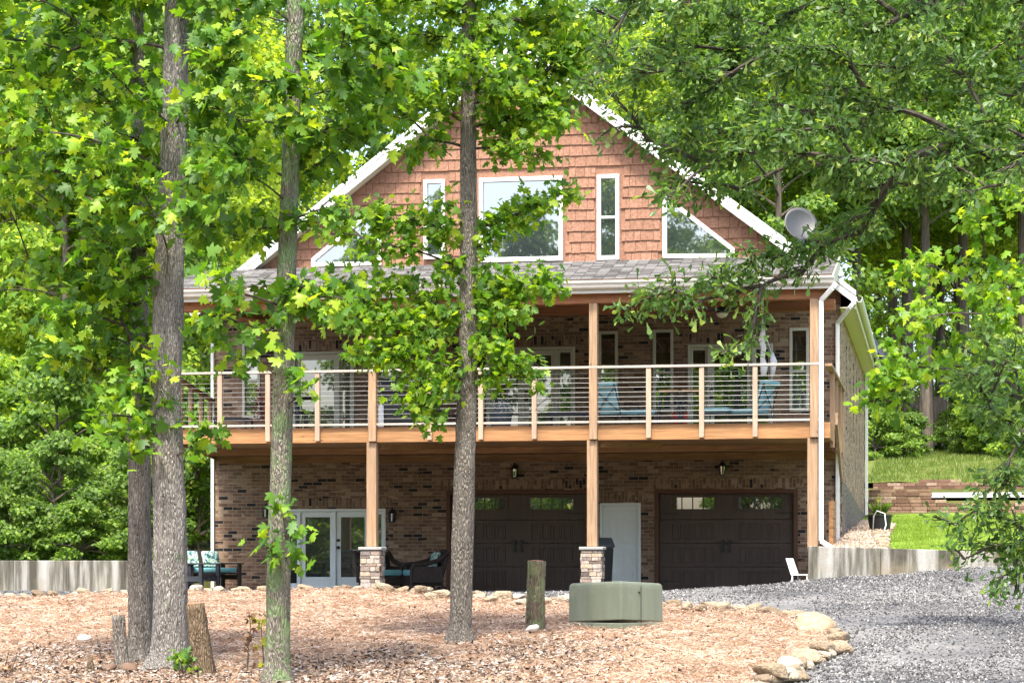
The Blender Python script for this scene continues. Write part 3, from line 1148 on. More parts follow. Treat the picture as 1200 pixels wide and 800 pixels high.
def rect_window(o, name, y, mat_f, mat_g, split=None, tw=.075, proud=.03, top_shade=None):
    """outer trim, sash and pane; split = heights of meeting rails as fractions"""
    x0, x1, z0, z1 = o
    f = MB()
    y0, y1 = y - proud, y + .06
    f.box(x0, x0 + tw, y0, y1, z0, z1)
    f.box(x1 - tw, x1, y0, y1, z0, z1)
    f.box(x0 + tw, x1 - tw, y0, y1, z1 - tw, z1)
    f.box(x0 + tw, x1 - tw, y0 - .012, y1, z0, z0 + tw * 1.15)
    for s in split or []:
        zz = z0 + (z1 - z0) * s
        f.box(x0 + tw, x1 - tw, y0 + .015, y1, zz - .025, zz + .025)
    w = hp(f, 'window', mat_f, bev=.006)
    hp(MB().box(x0 + tw * .7, x1 - tw * .7, y + .02, y + .035, z0 + tw * .7, z1 - tw * .7), 'glass', mat_g, w)
    return w


rect_window(gw_big, 'window', GY, M['white'], M['gable_glass'], tw=.085, proud=.05)
rect_window(gw_l, 'window', GY, M['white'], M['gable_glass'], [.5], tw=.08, proud=.05)
rect_window(gw_r, 'window', GY, M['white'], M['gable_glass'], [.5], tw=.08, proud=.05)


def poly_window(poly, y):
    c = (sum(p[0] for p in poly) / 4, sum(p[1] for p in poly) / 4)
    f = MB()
    # inset polygon by intersecting offset edges
    n = len(poly)
    tw = .085
    area = sum(poly[i][0] * poly[(i + 1) % n][1] - poly[(i + 1) % n][0] * poly[i][1] for i in range(n))
    sg = 1 if area > 0 else -1
    ed = []
    for i in range(n):
        a, b = Vector((*poly[i], 0)), Vector((*poly[(i + 1) % n], 0))
        d = (b - a).normalized()
        nn = Vector((-d.y, d.x, 0)) * sg
        ed.append((a + nn * tw, d))
    ins = []
    for i in range(n):
        p, d = ed[i - 1]
        q, e = ed[i]
        den = d.x * e.y - d.y * e.x
        t = ((q.x - p.x) * e.y - (q.y - p.y) * e.x) / den
        ins.append((p.x + d.x * t, p.y + d.y * t))
    for i in range(n):
        j = (i + 1) % n
        f.prism_xz([poly[i], poly[j], ins[j], ins[i]], y - .05, y + .06)
    w = hp(f, 'window', M['white'])
    fix_normals(w)
    g = hp(MB().prism_xz(ins, y + .02, y + .035), 'glass', M['gable_glass'], w)
    fix_normals(g)


# the small end of the triangle is nearly closed
poly_window(tri_r, GY)
poly_window(tri_l, GY)

# main roof: two slopes of shingle courses, rake boards, side soffits and gutters
RF = -.38
mb = MB()
for s in (-1, 1):
    nrow = 24
    for k in range(nrow):
        a0 = (k) / nrow * (EAVE_X + .02)
        a1 = (k + 1) / nrow * (EAVE_X + .02)
        x0, x1 = APEX_X + s * a0, APEX_X + s * a1
        z0, z1 = APEX_Z + .10 - SL * a0, APEX_Z + .125 - SL * a1
        vs = [(x0, RF, z0), (x0, HYB + .4, z0), (x1, HYB + .4, z1), (x1, RF, z1), (x1, RF, z1 - .03), (x1, HYB + .4, z1 - .03)]
        mb.add(vs, [(0, 1, 2, 3), (3, 2, 5, 4)] if s < 0 else [(3, 2, 1, 0), (4, 5, 2, 3)])
    xe = APEX_X + s * EAVE_X
    # deck under the shingles
    ze = APEX_Z - SL * EAVE_X
    mb.prism_xz([(APEX_X, APEX_Z + .07), (APEX_X, APEX_Z - .02), (xe, ze - .02), (xe, ze + .07)], RF + .02, HYB + .38)
roof = hp(mb, 'main_roof', M['shingle'])
for s in (-1, 1):
    xe = APEX_X + s * EAVE_X
    ze = APEX_Z - SL * EAVE_X
    m2 = MB()
    m2.prism_xz([(APEX_X, APEX_Z + .10), (APEX_X, APEX_Z - .15), (xe, ze - .15), (xe, ze + .10)], RF - .03, RF + .015)
    m2.prism_xz([(APEX_X, APEX_Z + .135), (APEX_X, APEX_Z + .03), (xe, ze + .03), (xe, ze + .135)], RF - .05, RF - .031)
    r_ = hp(m2, 'rake_board', M['white'], roof)
    fix_normals(r_)
    m3 = MB()
    m3.prism_xz([(APEX_X, APEX_Z - .12), (APEX_X, APEX_Z - .14), (xe, ze - .14), (xe, ze - .12)], RF + .02, GY)
    fix_normals(hp(m3, 'rake_soffit', M['soffit'], roof))
    wx = HX1 if s > 0 else HX0
    m4 = MB()
    m4.box(wx, xe - s * .03, RF + .02, HYB + .35, ze - .22, ze - .20)
    hp(m4, 'eave_soffit', M['soffit'], roof)
    m5 = MB()
    m5.box(xe - s * .03, xe, RF + .02, HYB + .38, ze - .24, ze + .04)
    hp(m5, 'fascia', M['soffit'], roof)
    m6 = MB()
    prof = [(0, -.02), (.05, -.05), (.10, -.045), (.125, .0), (.13, .07), (.118, .07), (.11, .01), (.09, -.03), (.04, -.035), (.012, -.01), (.012, .07), (0, .07)]
    m6.add([(xe + s * (.003 + u), RF, ze + w - .06) for u, w in prof] + [(xe + s * (.003 + u), HYB + .38, ze + w - .06) for u, w in prof],
           [(i, (i + 1) % 12, (i + 1) % 12 + 12, i + 12) for i in range(12)] + [tuple(range(12)), tuple(range(23, 11, -1))])
    fix_normals(hp(m6, 'gutter', M['gutter'], roof))

# ---- porch: roof, beams, rafters, posts
PY = -6.5
PX0, PX1 = XW(208, PY), XW(968, PY)
GZ = 5.62
eg0, eg1 = PX0 - .1, PX1 + .14
PE = PY - .28
mb = MB()
nrow = 14
for k in range(nrow):
    t0, t1 = k / nrow, (k + 1) / nrow
    def pt(t, side):
        y = PE + (GY - .0 - PE) * t
        zt = GZ + .20 + (Z_BASE - GZ - .20) * t
        x = (eg0 + (HX0 - .35 - eg0) * t) if side == 0 else (eg1 + (HX1 - .02 - eg1) * t)
        return (x, y, zt)
    a, b, c, d = pt(t0, 0), pt(t0, 1), pt(t1, 1), pt(t1, 0)
    up = .018
    nseg = 60
    for q in range(nseg):
        u0, u1 = q / nseg, (q + 1) / nseg
        L = lambda p, r, u: (p[0] + (r[0] - p[0]) * u, p[1], p[2])
        j = rnd.uniform(0, .006)
        p0, p1, p2, p3 = L(a, b, u0), L(a, b, u1 - .0006), L(d, c, u1 - .0006), L(d, c, u0)
        mb.add([(p0[0], p0[1], p0[2] + up + j), (p1[0], p1[1], p1[2] + up + j), p2, p3, (p0[0], p0[1], p0[2]), (p1[0], p1[1], p1[2])], [(0, 1, 2, 3), (4, 5, 1, 0)])
proof = hp(mb, 'porch_roof', M['shingle'])
m2 = MB()
zt0, zt1 = GZ + .19, Z_BASE - .02
m2.add([(eg0, PE, zt0), (eg1, PE, zt0), (HX1 - .02, GY, zt1), (HX0 - .35, GY, zt1), (eg0, PE, zt0 - .03), (eg1, PE, zt0 - .03), (HX1 - .02, GY, zt1 - .03), (HX0 - .35, GY, zt1 - .03)],
       [(0, 1, 2, 3), (7, 6, 5, 4), (0, 4, 5, 1), (1, 5, 6, 2), (2, 6, 7, 3), (3, 7, 4, 0)])
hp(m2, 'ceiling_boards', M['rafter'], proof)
m3 = MB()
m3.box(eg0, eg1, PE - .02, PE + .012, GZ - .06, GZ + .16)
hp(m3, 'fascia', M['gutter'], proof)
m4 = MB()
prof = [(0, -.04), (.05, -.05), (.09, -.02), (.10, .03), (.13, .06), (.135, .10), (.12, .10), (.11, .07), (.085, .04), (.07, -.01), (.012, -.02), (.012, .10), (0, .10)]
npf = len(prof)
m4.add([(eg0 - .02, PE - .024 - u, GZ + w + .06) for u, w in prof] + [(eg1 + .02, PE - .024 - u, GZ + w + .06) for u, w in prof],
       [(i, (i + 1) % npf, (i + 1) % npf + npf, i + npf) for i in range(npf)] + [tuple(range(npf)), tuple(range(2 * npf - 1, npf - 1, -1))])
fix_normals(hp(m4, 'gutter', M['gutter'], proof))
# side fascias of the porch roof (right side white, left side timber)
m5 = MB()
m5.bar((eg1, PE, GZ + .06), (HX1 - .02, GY, Z_BASE - .16), .03, .28)
hp(m5, 'side_fascia', M['soffit'], proof)
m5 = MB()
m5.bar((eg0 + .02, PE, GZ + .03), (HX0 - .33, GY, Z_BASE - .2), .05, .24)
hp(m5, 'side_fascia', M['rafter'], proof)
# front beam and the beams behind it
m6 = MB().box(PX0 - .02, PX1 + .02, PY - .10, PY + .10, GZ - .22, GZ + .03)
hp(m6, 'porch_beam', M['beam'], bev=.01)
m6 = MB().box(HX0 + .65, PX1, -2.6, -2.42, 5.62, 5.84)
hp(m6, 'porch_beam', M['beam'], bev=.01)
for k in range(23):
    u = k / 22
    xa = PX0 + .2 + (PX1 - .25 - PX0) * u
    xb = HX0 + .1 + (HX1 - .2 - HX0) * u
    ra = MB().bar((xa, PY - .12, GZ + .10), (xb, GY - .03, Z_BASE - .17), .05, .17)
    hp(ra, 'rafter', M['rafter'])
# corner braces of the beams
for xx, dr in ((PX1 - .25, -1), (PX0 + .5, 1)):
    hp(MB().bar((xx, PY + .3, GZ - .1), (xx + dr * .1, -2.7, 5.72), .14, .2), 'side_beam', M['beam'])

# posts: lower run on a stone pier, upper run between deck and beam
def ledge_pier(mb, cx, cy, w, z0, z1, rnd):
    z = z0
    while z < z1 - .02:
        h = min(rnd.uniform(.05, .10), z1 - z)
        for side in range(4):
            u = -w / 2
            while u < w / 2 - .01:
                l = min(rnd.uniform(.08, .22), w / 2 - u)
                if w / 2 - (u + l) < .05:
                    l = w / 2 - u
                pr = rnd.uniform(.0, .022)
                a, b = u + .003, u + l - .003
                if side == 0: mb.box(cx + a, cx + b, cy - w / 2 - pr, cy - w / 2 + .06, z + .003, z + h - .003)
                if side == 1: mb.box(cx + a, cx + b, cy + w / 2 - .06, cy + w / 2 + pr, z + .003, z + h - .003)
                if side == 2: mb.box(cx - w / 2 - pr, cx - w / 2 + .059, cy + a, cy + b, z + .003, z + h - .003)
                if side == 3: mb.box(cx + w / 2 - .059, cx + w / 2 + pr, cy + a, cy + b, z + .003, z + h - .003)
                u += l
        z += h
    mb.box(cx - w / 2 + .02, cx + w / 2 - .02, cy - w / 2 + .02, cy + w / 2 - .02, z0, z1)


DRZ0 = 2.87
for pxm, pier in ((203, True), (436.5, True), (694.5, True), (952.5, False)):
    x = XW(pxm, PY)
    zb = T(x, PY) - .1
    zp = .90 if pier else .86
    po = hp(MB().box(x - .095, x + .095, PY - .095, PY + .095, zp, DRZ0 - .002), 'porch_post', M['post'], bev=.012)
    hp(MB().box(x - .075 + .03, x + .105, PY - .16, PY - .05 + .1, DRZ0 + .01, GZ - .222), 'upper_post', M['post'], po, bev=.01)
    if pier:
        m = MB()
        ledge_pier(m, x, PY, .37, zb, .84, rnd)
        hp(m, 'stone_pier', M['ledge'], po, bev=.006)
        hp(MB().box(x - .225, x + .225, PY - .225, PY + .225, .842, .90), 'pier_cap', M['slab'], po, bev=.015)
    # diagonal knee brace under the deck
    if pxm in (436.5, 694.5):
        hp(MB().bar((x + .15, PY + .1, DRZ0 - .08), (x + 1.0, PY + 2.4, DRZ0 + .02), .05, .09), 'deck_brace', M['deck_under'], po)

# deck
mb = MB()
nb = 40
def left_x(y):
    return PX0 + (HX0 - PX0) * (y - PY) / (0 - PY)
for k in range(nb):
    y0 = PY - .02 + (0 - PY) * k / nb
    y1 = PY - .02 + (0 - PY) * (k + 1) / nb - .006
    mb.box(left_x(y0) - .02, PX1 + .02, y0, y1, DZ - .03, DZ)
deck = hp(mb, 'deck', M['deckfloor'])
m2 = MB().box(PX0 - .03, PX1 + .08, PY - .06, PY - .022, DRZ0, DZ + .003)
hp(m2, 'rim_board', M['rim'], deck, bev=.006)
hp(MB().bar((PX0 - .0, PY - .02, (DRZ0 + DZ) / 2), (HX0, -.02, (DRZ0 + DZ) / 2), .04, DZ - DRZ0), 'rim_board', M['rim'], deck)
hp(MB().bar((PX1 + .05, PY - .02, (DRZ0 + DZ) / 2), (PX1 + .05, -.02, (DRZ0 + DZ) / 2), .04, DZ - DRZ0), 'rim_board', M['rim'], deck)
# boarded underside with a dropped ledger
mb = MB()
nbrd = 34
for k in range(nbrd):
    y0 = PY + .02 + (0 - PY) * k / nbrd
    y1 = PY + .02 + (0 - PY) * (k + 1) / nbrd - .004
    if y1 > -.05: y1 = -.05
    mb.box(left_x(y0) + .03, PX1 - .02, y0, y1, DRZ0 + .06 + rnd.uniform(-.004, .004), DRZ0 + .085)
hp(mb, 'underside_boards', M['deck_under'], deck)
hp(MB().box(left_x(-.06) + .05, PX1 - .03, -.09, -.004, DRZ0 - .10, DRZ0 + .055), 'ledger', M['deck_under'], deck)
hp(MB().box(left_x(-3.2) + .05, PX1 - .03, -3.3, -3.16, DRZ0 - .07, DRZ0 + .055), 'drop_beam', M['deck_under'], deck)
# railing: posts, cap and cables
RAILZ = 4.235
for pxr in (260, 316, 374, 505, 565, 627.5, 761, 823, 885.5):
    x = XW(pxr, PY)
    hp(MB().box(x - .045, x + .045, PY - .15, PY - .062, DRZ0 + .03, RAILZ - .045), 'rail_post', M['railpost'], deck, bev=.006)
hp(MB().box(PX0 - .05, PX1 - .12, PY - .165, PY - .04, RAILZ - .044, RAILZ), 'handrail', M['handrail'], deck, bev=.006)
hp(MB().box(PX0 - .02, PX1 - .12, PY - .125, PY - .085, DZ + .035, DZ + .075), 'bottom_rail', M['handrail'], deck, bev=.004)
for k in range(10):
    z = DZ + .16 + k * (RAILZ - .13 - DZ - .16) / 9
    hp(MB().tube([(PX0, PY - .105, z), (PX1 - .12, PY - .105, z)], .0030, 6), 'cable', M['cable'], deck)
# left side rail runs back towards the house corner
for k, yy in enumerate((-5.9, -4.2, -2.4, -.8)):
    x = left_x(yy) - .02
    hp(MB().box(x - .045, x + .045, yy - .045, yy + .045, DRZ0 + .05, RAILZ - .1), 'rail_post', M['post'], deck, bev=.006)
hp(MB().bar((PX0 - .02, PY, RAILZ - .08), (HX0 - .02, -.1, RAILZ - .08), .12, .045), 'handrail', M['beam'], deck)
for k in range(9):
    z = DZ + .15 + k * .1
    hp(MB().tube([(PX0 - .02, PY, z), (HX0 - .02, -.1, z)], .005, 5), 'cable', M['cable'], deck)
# right side rail
for yy in (-5.0, -3.4, -1.7, -.3):
    hp(MB().box(PX1 + .0, PX1 + .09, yy - .045, yy + .045, DRZ0 - .1, RAILZ - .05), 'rail_post', M['post'], deck, bev=.006)
hp(MB().box(PX1 - .02, PX1 + .11, PY, -.02, RAILZ - .05, RAILZ - .005), 'handrail', M['post'], deck)

# ---- doors and windows of the front
def french(o, cols, y, handle_side, tall_glass=(.24, .12), mat=M['cream'], gm=M['door_glass']):
    """cols: list of (kind, x0, x1)"""
    x0, x1, z0, z1 = o
    f = MB()
    fw = .055
    f.box(x0, x0 + fw, y - .035, y + .12, z0, z1)
    f.box(x1 - fw, x1, y - .035, y + .12, z0, z1)
    f.box(x0 + fw, x1 - fw, y - .035, y + .12, z1 - fw, z1)
    for kind, a, b in cols[:-1]:
        if kind != 'leafpair':
            f.box(b - .02, b + .02, y - .03, y + .12, z0, z1 - fw)
    f.box(x0 + fw, x1 - fw, y - .05, y + .12, z0, z0 + .035)
    hp(f, 'door_frame', mat, bev=.005)
    zb, zt = z0 + .037, z1 - fw - .004
    for kind, a, b in cols:
        a, b = a + .022, b - .022
        if a < x0 + fw: a = x0 + fw + .003
        if b > x1 - fw: b = x1 - fw - .003
        m = MB()
        st = .10 if kind.startswith('leaf') else .05
        br, tr_ = (tall_glass if kind.startswith('leaf') else (.1, .06))
        yy0, yy1 = y + .02, y + .065
        m.box(a, a + st, yy0, yy1, zb, zt)
        m.box(b - st, b, yy0, yy1, zb, zt)
        m.box(a + st, b - st, yy0, yy1, zb, zb + br)
        m.box(a + st, b - st, yy0, yy1, zt - tr_, zt)
        lf = hp(m, 'door' if kind.startswith('leaf') else 'sidelight', mat, bev=.005)
        hp(MB().box(a + st - .01, b - st + .01, y + .038, y + .05, zb + br - .01, zt - tr_ + .01), 'glass', gm, lf)
        if kind == 'leaf_h' or kind == 'leaf_hl':
            hx = (a + .05) if kind == 'leaf_hl' else (b - .05)
            h = MB()
            for dz_, r_ in ((.92, .032), (1.08, .028)):
                h.tube([(hx, y + .02, z0 + dz_), (hx, y - .045, z0 + dz_)], [r_ * .7, r_], 10)
                h.tube([(hx, y + .018, z0 + dz_), (hx, y + .008, z0 + dz_)], r_ * 1.2, 10)
            hp(h, 'handle', M['black'], lf)


french(frA, [('side', XW(333), XW(351)), ('leaf', XW(351), XW(392.5)), ('leaf_hl', XW(392.5), XW(433)), ('side', XW(433), XW(452))], .02, 'l', mat=M['doorwhite'])
french(frB, [('side', XW(326), XW(345)), ('leaf_hl', XW(345), XW(397)), ('side', XW(397), XW(415))], .02, 'l')
french(frC, [('side', XW(552), XW(573)), ('leaf', XW(573), XW(613)), ('leaf_hl', XW(613), XW(652)), ('side', XW(652), XW(674))], .02, 'l')
french(frD, [('side', XW(806), XW(830)), ('leaf_hl', XW(830), XW(882)), ('side', XW(882), XW(906))], .02, 'l')
for o in winU:
    rect_window(o, 'window', .02, M['cream'], M['glass'], [.48], tw=.06, proud=.04)


def garage(o, label_windows):
    x0, x1, z0, z1 = o
    fr = .09
    f = MB()
    f.box(x0, x0 + fr, -.02, .13, z0, z1)
    f.box(x1 - fr, x1, -.02, .13, z0, z1)
    f.box(x0 + fr, x1 - fr, -.02, .13, z1 - fr, z1)
    hp(f, 'garage_frame', M['garage_frame'], bev=.006)
    a, b, top = x0 + fr + .003, x1 - fr - .003, z1 - fr - .003
    W, H = b - a, top - z0
    y = .10
    m = MB()
    cuts = [0, .245, .49, .735, 1.0]
    ux = [(.085, .415), (.59, .915)]
    wz = (top - .32, top - .075)
    for k in range(4):
        za, zb = z0 + H * cuts[k] + .004, z0 + H * cuts[k + 1] - .004
        m.box(a, b, y, y + .05, za, zb)
    colx = []
    for u0, u1 in ux:
        cw = (u1 - u0) / 4
        for c in range(4):
            colx.append((u0 + c * cw + cw * .1, u0 + (c + 1) * cw - cw * .1))
    for k in range(3):
        za, zb = z0 + H * cuts[k] + .085, z0 + H * cuts[k + 1] - .085
        for u0, u1 in colx:
            xa, xb = a + W * u0, a + W * u1
            e = .022
            m.box(xa, xb, y - .018, y, za, za + e)
            m.box(xa, xb, y - .018, y, zb - e, zb)
            m.box(xa, xa + e, y - .018, y, za + e, zb - e)
            m.box(xb - e, xb, y - .018, y, za + e, zb - e)
            m.box(xa + e + .03, xb - e - .03, y - .006, y, za + e + .03, zb - e - .03)
    g = hp(m, 'garage_door', M['garage'], bev=.003)
    for u0, u1 in ux:
        xa, xb = a + W * u0 + .01, a + W * u1 - .01
        w = MB()
        w.box(xa, xb, y - .012, y - .002, wz[0] - .03, wz[0])
        w.box(xa, xb, y - .012, y - .002, wz[1], wz[1] + .03)
        w.box(xa - .03, xa, y - .012, y - .002, wz[0] - .03, wz[1] + .03)
        w.box(xb, xb + .03, y - .012, y - .002, wz[0] - .03, wz[1] + .03)
        for q in (1, 2, 3):
            xm = xa + (xb - xa) * q / 4
            w.box(xm - .012, xm + .012, y - .013, y - .003, wz[0], wz[1])
        hp(w, 'window_frame', M['garage'], g)
        hp(MB().box(xa, xb, y - .006, y - .0015, wz[0], wz[1]), 'window', M['gable_glass'] if label_windows else M['glass'], g)
    cx = (a + b) / 2
    for s in (-1, 1):
        h = MB()
        xx = cx + s * .075
        zc = z0 + H * .47
        h.box(xx - .022, xx + .022, y - .05, y - .03, zc - .14, zc + .10)
        h.box(xx - .035, xx + .035, y - .03, y - .001, zc + .04, zc + .12)
        h.box(xx - .035, xx + .035, y - .03, y - .001, zc - .15, zc - .08)
        h.box(xx, xx + s * .13, y - .02, y - .002, zc + .05, zc + .075)
        hp(h, 'handle', M['black'], g)
        for zz in (z0 + H * .80, z0 + H * .095):
            e = a if s < 0 else b
            hp(MB().box(e - s * .02, e - s * .40, y - .012, y - .001, zz - .014, zz + .014), 'hinge', M['black'], g)


garage(garL, False)
garage(garR, True)
# white six panel door
x0, x1, z0, z1 = wdoor
f = MB()
f.box(x0, x0 + .06, -.03, .12, z0, z1)
f.box(x1 - .06, x1, -.03, .12, z0, z1)
f.box(x0 + .06, x1 - .06, -.03, .12, z1 - .06, z1)
hp(f, 'door_frame', M['doorwhite'], bev=.005)
m = MB()
a, b = x0 + .063, x1 - .063
top = z1 - .063
m.box(a, b, .03, .075, z0 + .01, top)
W = b - a
for za, zb in ((z0 + .2, z0 + .88), (z0 + 1.0, z0 + 1.55), (z0 + 1.66, top - .12)):
    for u0, u1 in ((.14, .45), (.55, .86)):
        xa, xb = a + W * u0, a + W * u1
        e = .018
        m.box(xa, xb, .018, .03, za, za + e)
        m.box(xa, xb, .018, .03, zb - e, zb)
        m.box(xa, xa + e, .018, .03, za + e, zb - e)
        m.box(xb - e, xb, .018, .03, za + e, zb - e)
        m.box(xa + e + .035, xb - e - .035, .02, .03, za + e + .035, zb - e - .035)
d = hp(m, 'door', M['doorwhite'], bev=.004)
hp(MB().tube([(a + .06, .03, z0 + .98), (a + .06, -.03, z0 + .98)], [.02, .03], 10), 'handle', M['black'], d)

# downspouts
def downspout(pts, w=.085, elbow=None):
    m = MB()
    for p, q in zip(pts[:-1], pts[1:]):
        m.bar(p, q, w, w * .8, up=(0, 1, 0) if abs(Vector(q).z - Vector(p).z) > .05 else (0, 0, 1))
    o = hp(m, 'downspout', M['white'], bev=.012)
    return o


xr = XW(963.5, PY)
xd = XW(962.5, PY - .1)
downspout([(xd + .28, PE - .09, GZ + .02), (xd + .22, PE - .09, GZ - .06), (xd, PY - .14, GZ - .25), (xd, PY - .14, 1.0), (xd + .22, PY - .2, .86)])
xs2 = HX1 - .06
downspout([(HX1 + .30, RF - .02, APEX_Z - SL * EAVE_X - .1), (HX1 + .22, RF, APEX_Z - SL * EAVE_X - .2), (xs2, -.06, 5.62), (xs2, -.06, .95)])
downspout([(HX1 + .06, HYB - .2, 5.8), (HX1 + .06, HYB - .2, 1.9)])
downspout([(HX0 - .04, -.05, 6.0), (HX0 - .04, -.05, .02)], .075)
# slatted timber panel between the right post and the house
m = MB()
for k in range(5):
    m.box(PX1 + .05, PX1 + .09, -5.6, -4.2, .92 + k * .17, 1.08 + k * .17)
m.box(PX1 + .01, PX1 + .05, -5.6, -5.5, .8, 1.75)
m.box(PX1 + .01, PX1 + .05, -4.3, -4.2, .8, 1.75)
hp(m, 'slat_panel', M['rim'])
# lower post bracket: the stair stringer under the side rail
hp(MB().bar((PX1 + .12, -4.9, DRZ0 + .45), (PX1 + .12, -2.6, DRZ0 - .55), .05, .25), 'stringer', M['post'])

# ------------------------------------------------------------------ things fixed to the house
def lantern_proto():
    r = empty('wall_lantern', (0, 0, 0))
    b = MB()
    b.box(-.05, .05, -.02, -.002, -.16, .12)
    b.tube([(0, -.02, .08), (0, -.08, .16), (0, -.14, .14), (0, -.15, .09)], .012, 8)
    b.build('bracket', M['black'], r, bev=.004)
    c = MB()
    c.lathe((0, -.15, 0), [(.012, .12), (.02, .10), (.085, .04), (.09, .03), (.08, .028)], 12)
    c.lathe((0, -.15, 0), [(.055, -.17), (.06, -.165), (.06, -.15), (.02, -.15)], 12)
    for k in range(6):
        t = k * math.pi / 3
        c.tube([(.075 * math.cos(t), -.15 + .075 * math.sin(t), .03), (.054 * math.cos(t), -.15 + .054 * math.sin(t), -.155)], .006, 5)
    c.build('cage', M['black'], r)
    g = MB()
    g.lathe((0, -.15, 0), [(.045, -.15), (.066, .026)], 12)
    g.build('glass', M['glass'], r)
    return r


lant = lantern_proto()
LL = [(313.5, 598, 'black wall lantern left of the lower French doors, partly behind a trunk'), (461, 603, 'black wall lantern right of the lower French doors'),
      (604, 551, 'black wall lantern above the middle of the left garage door'), (847, 548, 'black wall lantern above the right garage door')]
for i, (a, b, lb) in enumerate(LL):
    o = lant if i == 0 else copy_tree(lant)
    p = P(a, b, 0)
    o.location = (p.x, -.008, p.z)
    tag(o, lb, 'wall light', 'wall lanterns on the brick front')


def dish(name, loc, rz, tilt, rad, mat, label):
    r = empty(name, loc, rz)
    m = MB()
    n, rings = 28, 6
    vs, fs = [], []
    ct, st = math.cos(tilt), math.sin(tilt)
    for side in (0, 1):
        for i in range(rings + 1):
            rr_ = rad * i / rings
            for k in range(n):
                t = 2 * math.pi * k / n
                x, z = rr_ * math.cos(t), rr_ * 1.05 * math.sin(t)
                y = -.28 * rr_ * rr_ / rad * -1 - .012 * side
                y = -(.28 * rr_ * rr_ / rad) + (0 if side == 0 else .014)
                vs.append((x, y * ct - z * st, y * st + z * ct + rad * .8))
    o2 = (rings + 1) * n
    for i in range(rings):
        for k in range(n):
            k2 = (k + 1) % n
            fs.append((i * n + k, i * n + k2, (i + 1) * n + k2, (i + 1) * n + k))
            fs.append((o2 + i * n + k2, o2 + i * n + k, o2 + (i + 1) * n + k, o2 + (i + 1) * n + k2))
    for k in range(n):
        k2 = (k + 1) % n
        fs.append((rings * n + k, rings * n + k2, o2 + rings * n + k2, o2 + rings * n + k))
    m.add(vs, fs)
    m.build('reflector', mat, r, smooth_sh=True)
    a = MB()
    a.tube([(0, .02, -.35), (0, .04, .15), (0, .03, rad * .75)], .022, 8)
    a.build('mast', M['black'], r)
    b = MB()
    b.tube([(0, -.05, rad * .1), (0, -rad * .85, rad * .45)], .012, 6)
    b.box(-.04, .04, -rad * .85 - .05, -rad * .85 + .02, rad * .42, rad * .42 + .09)
    b.build('feed_arm', M['dishgrey'], r)
    tag(r, label, 'satellite dish')


pd1 = P(937, 262, 2.2)
dish('satellite_dish', (pd1.x, 2.2, pd1.z - .36), R(24), R(-20), .385, M['dishgrey'], 'grey satellite dish above the right slope of the roof')
pd2 = P(1029, 407, 13.0)
dish('satellite_dish', (pd2.x - .05, 13.0, pd2.z - .36), R(75), R(-28), .34, M['darkwood'], 'small dark satellite dish beyond the right eave')

fan = empty('ceiling_fan', (XW(846, -3.4), -3.4, 5.52))
m = MB()
m.tube([(0, 0, .08), (0, 0, .62)], .014, 8)
m.lathe((0, 0, 0), [(.05, .12), (.11, .09), (.12, .03), (.10, .0)], 16)
m.build('motor', M['black'], fan)
for k in range(5):
    t = k * 2 * math.pi / 5 + .3
    c_, s_ = math.cos(t), math.sin(t)
    MB().bar((c_ * .12, s_ * .12, .05), (c_ * .62, s_ * .62, .06), .13, .012).build('blade', M['darkwood'], fan)
MB().lathe((0, 0, 0), [(.02, -.10), (.09, -.07), (.12, -.02), (.11, .0)], 16).build('lamp_bowl', M['lamp'], fan)
tag(fan, 'dark ceiling fan with a white light bowl under the porch roof', 'ceiling fan')

# ------------------------------------------------------------------ deck furniture
def cushion(mb, x0, x1, y0, y1, z0, z1):
    mb.box(x0, x1, y0, y1, z0, z1)
    return mb


def soft(o, w=.05):
    b = o.modifiers.new('soft', 'BEVEL')
    b.width = w
    b.segments = 4
    o.data.polygons.foreach_set('use_smooth', [True] * len(o.data.polygons))
    return o


def patio_chair(label, loc, rz):
    r = empty('patio_chair', loc, rz)
    f = MB()
    t = .014
    for s in (-1, 1):
        x = s * .31
        f.tube([(x, -.34, 0), (x, -.33, .40), (x, -.30, .62), (x, .1, .60), (x, .28, .55)], t, 8)
        f.tube([(x, .40, 0), (x, .30, .36), (x, .36, .60), (x * .95, .50, 1.06)], t, 8)
        f.tube([(x, -.33, .34), (x, .32, .30)], t, 8)
    f.tube([(-.31, -.33, .34), (.31, -.33, .34)], t, 8)
    f.tube([(-.31, .32, .30), (.31, .32, .30)], t, 8)
    f.tube([(-.295, .50, 1.06), (.295, .50, 1.06)], t, 8)
    f.tube([(-.30, .335, .42), (.295, .49, 1.02)], t * .9, 8)
    f.tube([(.30, .335, .42), (-.295, .49, 1.02)], t * .9, 8)
    f.build('frame', M['black'], r)
    soft(MB().box(-.29, .29, -.36, .28, .36, .48).build('seat_cushion', M['paleblue'], r))
    bc = MB()
    bc.add([(-.27, .22, .44), (.27, .22, .44), (.27, .31, .44), (-.27, .31, .44), (-.27, .37, 1.10), (.27, .37, 1.10), (.27, .46, 1.10), (-.27, .46, 1.10)],
           [(0, 3, 2, 1), (4, 5, 6, 7), (0, 1, 5, 4), (1, 2, 6, 5), (2, 3, 7, 6), (3, 0, 4, 7)])
    soft(bc.build('back_cushion', M['paleblue'], r), .045)
    soft(MB().box(-.28, .28, .36, .56, 1.02, 1.15).build('head_roll', M['paleblue'], r), .05)
    tag(r, label, 'chair', 'blue cushioned chairs on the deck')
    return r


p = P(724, 0, -4.9)
patio_chair('pale blue cushioned chair with crossed metal back beside the middle post', (p.x, -4.9, DZ), R(150)).scale = (.92, .92, .78)
p = P(880, 0, -4.8)
patio_chair('pale blue cushioned chair facing left under the hanging white rope swing', (p.x, -4.8, DZ), R(-118)).scale = (.92, .92, .78)


